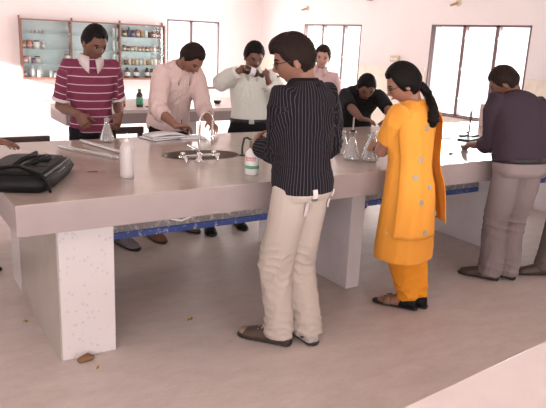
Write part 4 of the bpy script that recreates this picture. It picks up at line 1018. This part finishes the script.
row(1, 'left', [(33+3.6*k, .012, .045, 'pink_jar' if k % 2 else 'cream_jar', 'brown_cap', None, False, 'tiny %s vial' % ('pinkish' if k % 2 else 'cream')) for k in range(4)], 'vials in the left section')
row(2, 'left', [(24.5, .040, .115, 'tan_glass', 'brown_cap', 'cream_jar', False, 'tan jar'), (30.5, .044, .12, 'orange_jar', 'red_cap', 'pink_jar', False, 'orange jar with red cap'), (37, .050, .125, 'white_jar', 'black_cap', 'white_cap', False, 'large white jar with black cap'), (43.5, .028, .115, 'pink_jar', 'white_cap', 'white_jar', False, 'slim pink jar')], 'jars in the left section')
row(3, 'left', [(25.5, .042, .105, 'pink_jar', 'red_cap', 'white_jar', False, 'pink jar with red cap'), (29.8, .020, .105, 'white_jar', 'white_cap', None, False, 'slim white jar'), (33.2, .026, .075, 'violet_jar', 'black_cap', None, False, 'short dark jar'), (37.6, .042, .11, 'cream_jar', 'black_cap', 'white_jar', False, 'cream jar with dark cap'), (68, .055, .155, 'clear_jar', 'brown_cap', 'cream_jar', False, 'big glass jar with brown lid')], 'jars in the left section')
row(4, 'left', [(25, .024, .11, 'violet_jar', 'white_cap', 'white_jar', True, 'slim violet-labelled bottle'), (32, .044, .18, 'white_jar', 'white_cap', 'paper', True, 'tall white plastic bottle'), (39, .046, .165, 'white_jar', 'white_cap', 'clear_jar', True, 'white plastic bottle with grey label'), (50.3, .026, .13, 'white_jar', 'white_cap', None, True, 'narrow white bottle'), (54.4, .024, .09, 'clear_jar', 'black_cap', None, False, 'short clear jar with dark lid'), (58.5, .024, .11, 'clear_jar', 'cream_jar', None, False, 'clear jar with cream lid'), (62.8, .024, .12, 'clear_jar', 'cream_jar', None, False, 'clear jar by the maroon shoulder')], 'bottles in the left section')
for t_ in (1, 2, 3, 4):
    row(t_, 'middle', [(114.3, .026, .17 if t_ > 1 else .14, 'clear_jar', 'white_cap', None, False, 'tall pale glass cylinder'), (118, .024, .16 if t_ > 1 else .13, 'clear_jar', 'white_cap', None, False, 'pale glass cylinder beside divider')], 'glass cylinders in the middle section')
row(4, 'middle', [(78, .045, .13, 'white_jar', 'white_cap', 'pink_jar', False, 'white jar half behind maroon shoulder')], 'jars in the middle section')
c1 = [(125.5, .036, .115, 'brown_glass', 'brown_cap', 'cream_jar', False, 'brown jar'), (129.8, .030, .16, 'blue_black_glass', 'black_cap', None, True, 'tall dark bottle'), (133.8, .036, .115, 'blue_black_glass', 'black_cap', 'violet_jar', False, 'blue-black jar'), (138.3, .036, .13, 'tan_glass', 'brown_cap', 'cream_jar', False, 'tan jar with cream label'), (142.3, .032, .12, 'tan_glass', 'orange_jar', None, False, 'tan jar with orange cap'), (146.3, .034, .11, 'clear_jar', 'white_cap', None, False, 'clear jar'),
      (150, .026, .10, 'brown_glass', 'brown_cap', None, False, 'small brown jar'), (154, .038, .11, 'brown_glass', 'brown_cap', 'pink_jar', False, 'brown jar with pink label'), (158, .036, .11, 'brown_glass', 'black_cap', 'pink_jar', False, 'dark-capped jar with pink label'), (162, .034, .13, 'pink_jar', 'pink_jar', None, False, 'solid pink jar')]
row(1, 'right', c1, 'bottles in the right section')
w2 = ['brown_glass', 'brown_glass', 'tan_glass', 'cream_jar', 'tan_glass', 'tan_glass', 'brown_glass', 'orange_jar', 'pink_jar', 'brown_glass']
row(2, 'right', [(125+3.7*k, .030, .085 if k else .10, w2[k], 'black_cap' if k in (0, 1, 6, 9) else 'brown_cap', ('white_jar', 'cream_jar')[k % 2], False, 'small %s-lidded jar' % ('black' if k in (0, 1, 6, 9) else 'brown')) for k in range(10)], 'bottles in the right section')
w3 = ['brown_glass', 'cream_jar', 'tan_glass', 'cream_jar', 'clear_jar', 'cream_jar', 'tan_glass', 'cream_jar', 'clear_jar', 'cream_jar']
row(3, 'right', [(126+3.7*k, .030, .085 + .012*((k*7) % 3), w3[k], 'cream_jar' if k else 'brown_cap', None, False, 'small %s jar' % {'brown_glass': 'brown', 'cream_jar': 'cream', 'tan_glass': 'tan', 'clear_jar': 'clear'}[w3[k]]) for k in range(10)], 'bottles in the right section')
row(4, 'right', [(127.5, .050, .17, 'brown_glass', 'black_cap', 'paper', True, 'brown bottle with white label'), (136.5, .050, .17, 'brown_glass', 'black_cap', 'paper', True, 'brown white-labelled bottle'), (147.0, .040, .17, 'brown_glass', 'black_cap', 'paper', True, 'dark bottle with white label'), (152.2, .040, .16, 'brown_glass', 'black_cap', 'paper', True, 'slightly shorter dark bottle'), (160, .050, .17, 'brown_glass', 'black_cap', 'paper', True, 'dark bottle nearest window')], 'bottles in the right section')

# ------------------------------------------------------------------ wall fittings and floor litter
def lampholder(y, z, label):
    t = thing('lamp_holder', label, 'lamp holder', (XW, y, z)); 
    mb = MB(); mb.lathe([(.045, 0), (.045, .012), (.03, .02)], n=16); mb.v = [(-q[2], q[0], q[1]) for q in mb.v]; mb.build('base', 'cream_jar', t)
    MB().chain([(-.015, 0, 0), (-.06, .02, -.02), (-.09, .045, -.035)], [.014, .017, .015], 12).build('socket', 'tan_glass', t)
lampholder(5.95, 2.205, 'small lamp holder on window wall above the large window'); lampholder(9.33, 2.185, 'small lamp holder on window wall above the far window, behind tall man')
ft = thing('wall_fan', 'grey rounded fitting high on window wall, cut by the picture top', 'fan', (XW, 7.68, 2.46))
mb = MB(); mb.lathe([(.19, 0), (.19, .05), (.15, .10), (.06, .12), (.001, .12)], n=28); mb.v = [(-q[2], q[0], q[1]) for q in mb.v]; mb.build('housing', 'grey_cotton', ft)
mb = MB(); mb.lathe([(.03, .119), (.03, .14), (.001, .142)], n=16); mb.v = [(-q[2], q[0], q[1]) for q in mb.v]; mb.build('hub', 'grey_paint', ft)
sb = thing('switch_box', 'small cream switch box on window wall above the black-haired woman', 'switch box', (XW, 7.02, 1.44))
MB().box((-.045, -.085, -.045), (0, .085, .045)).build('box', 'cream_jar', sb, bevel=.005)
for y in (-.045, .0, .045): MB().box((-.052, y-.012, -.018), (-.045, y+.012, .018)).build('switch', 'white_plastic', sb)
def leaf(x, y, rz, s_, label):
    t = thing('leaf', label, 'leaf', (x, y, 0), rz); rs = []
    for k in range(9):
        u = k/8; wd = s_*.45*math.sin(math.pi*min(1, max(.04, u)))**.8; z = .003+.010*math.sin(u*5)**2
        rs.append([((u-.5)*s_*2, -wd, z+.004), ((u-.5)*s_*2, 0, z), ((u-.5)*s_*2, wd, z+.006), ((u-.5)*s_*2, wd, z+.008), ((u-.5)*s_*2, 0, z+.002), ((u-.5)*s_*2, -wd, z+.006)])
    MB().rings(rs).build('leaf_blade', 'leaf', t)
leaf(1.49, 3.14, .4, .022, 'small yellow dry leaf on the floor under middle of the bench')
leaf(.84, 2.84, .9, .014, 'yellow leaf scrap on floor in front of the speckled end panel')
leaf(.64, 3.54, -.6, .016, 'yellow leaf scrap on floor left of the speckled end panel')
cl = thing('clay_lump', 'brown broken lump at the foot of the speckled end panel', 'lump', (.815, 2.955, 0))
mb = MB().ellipsoid((0, 0, .014), (.045, .024, .020), None, 18, 10); v_ = np.array(mb.v); v_ += (wob(v_, 130, 3)*.004)[:, None]*np.array([1, 1, .4]); v_[:, 2] = np.maximum(v_[:, 2], 0); mb.v = [tuple(q) for q in v_]; mb.build('lump', 'brown', cl)
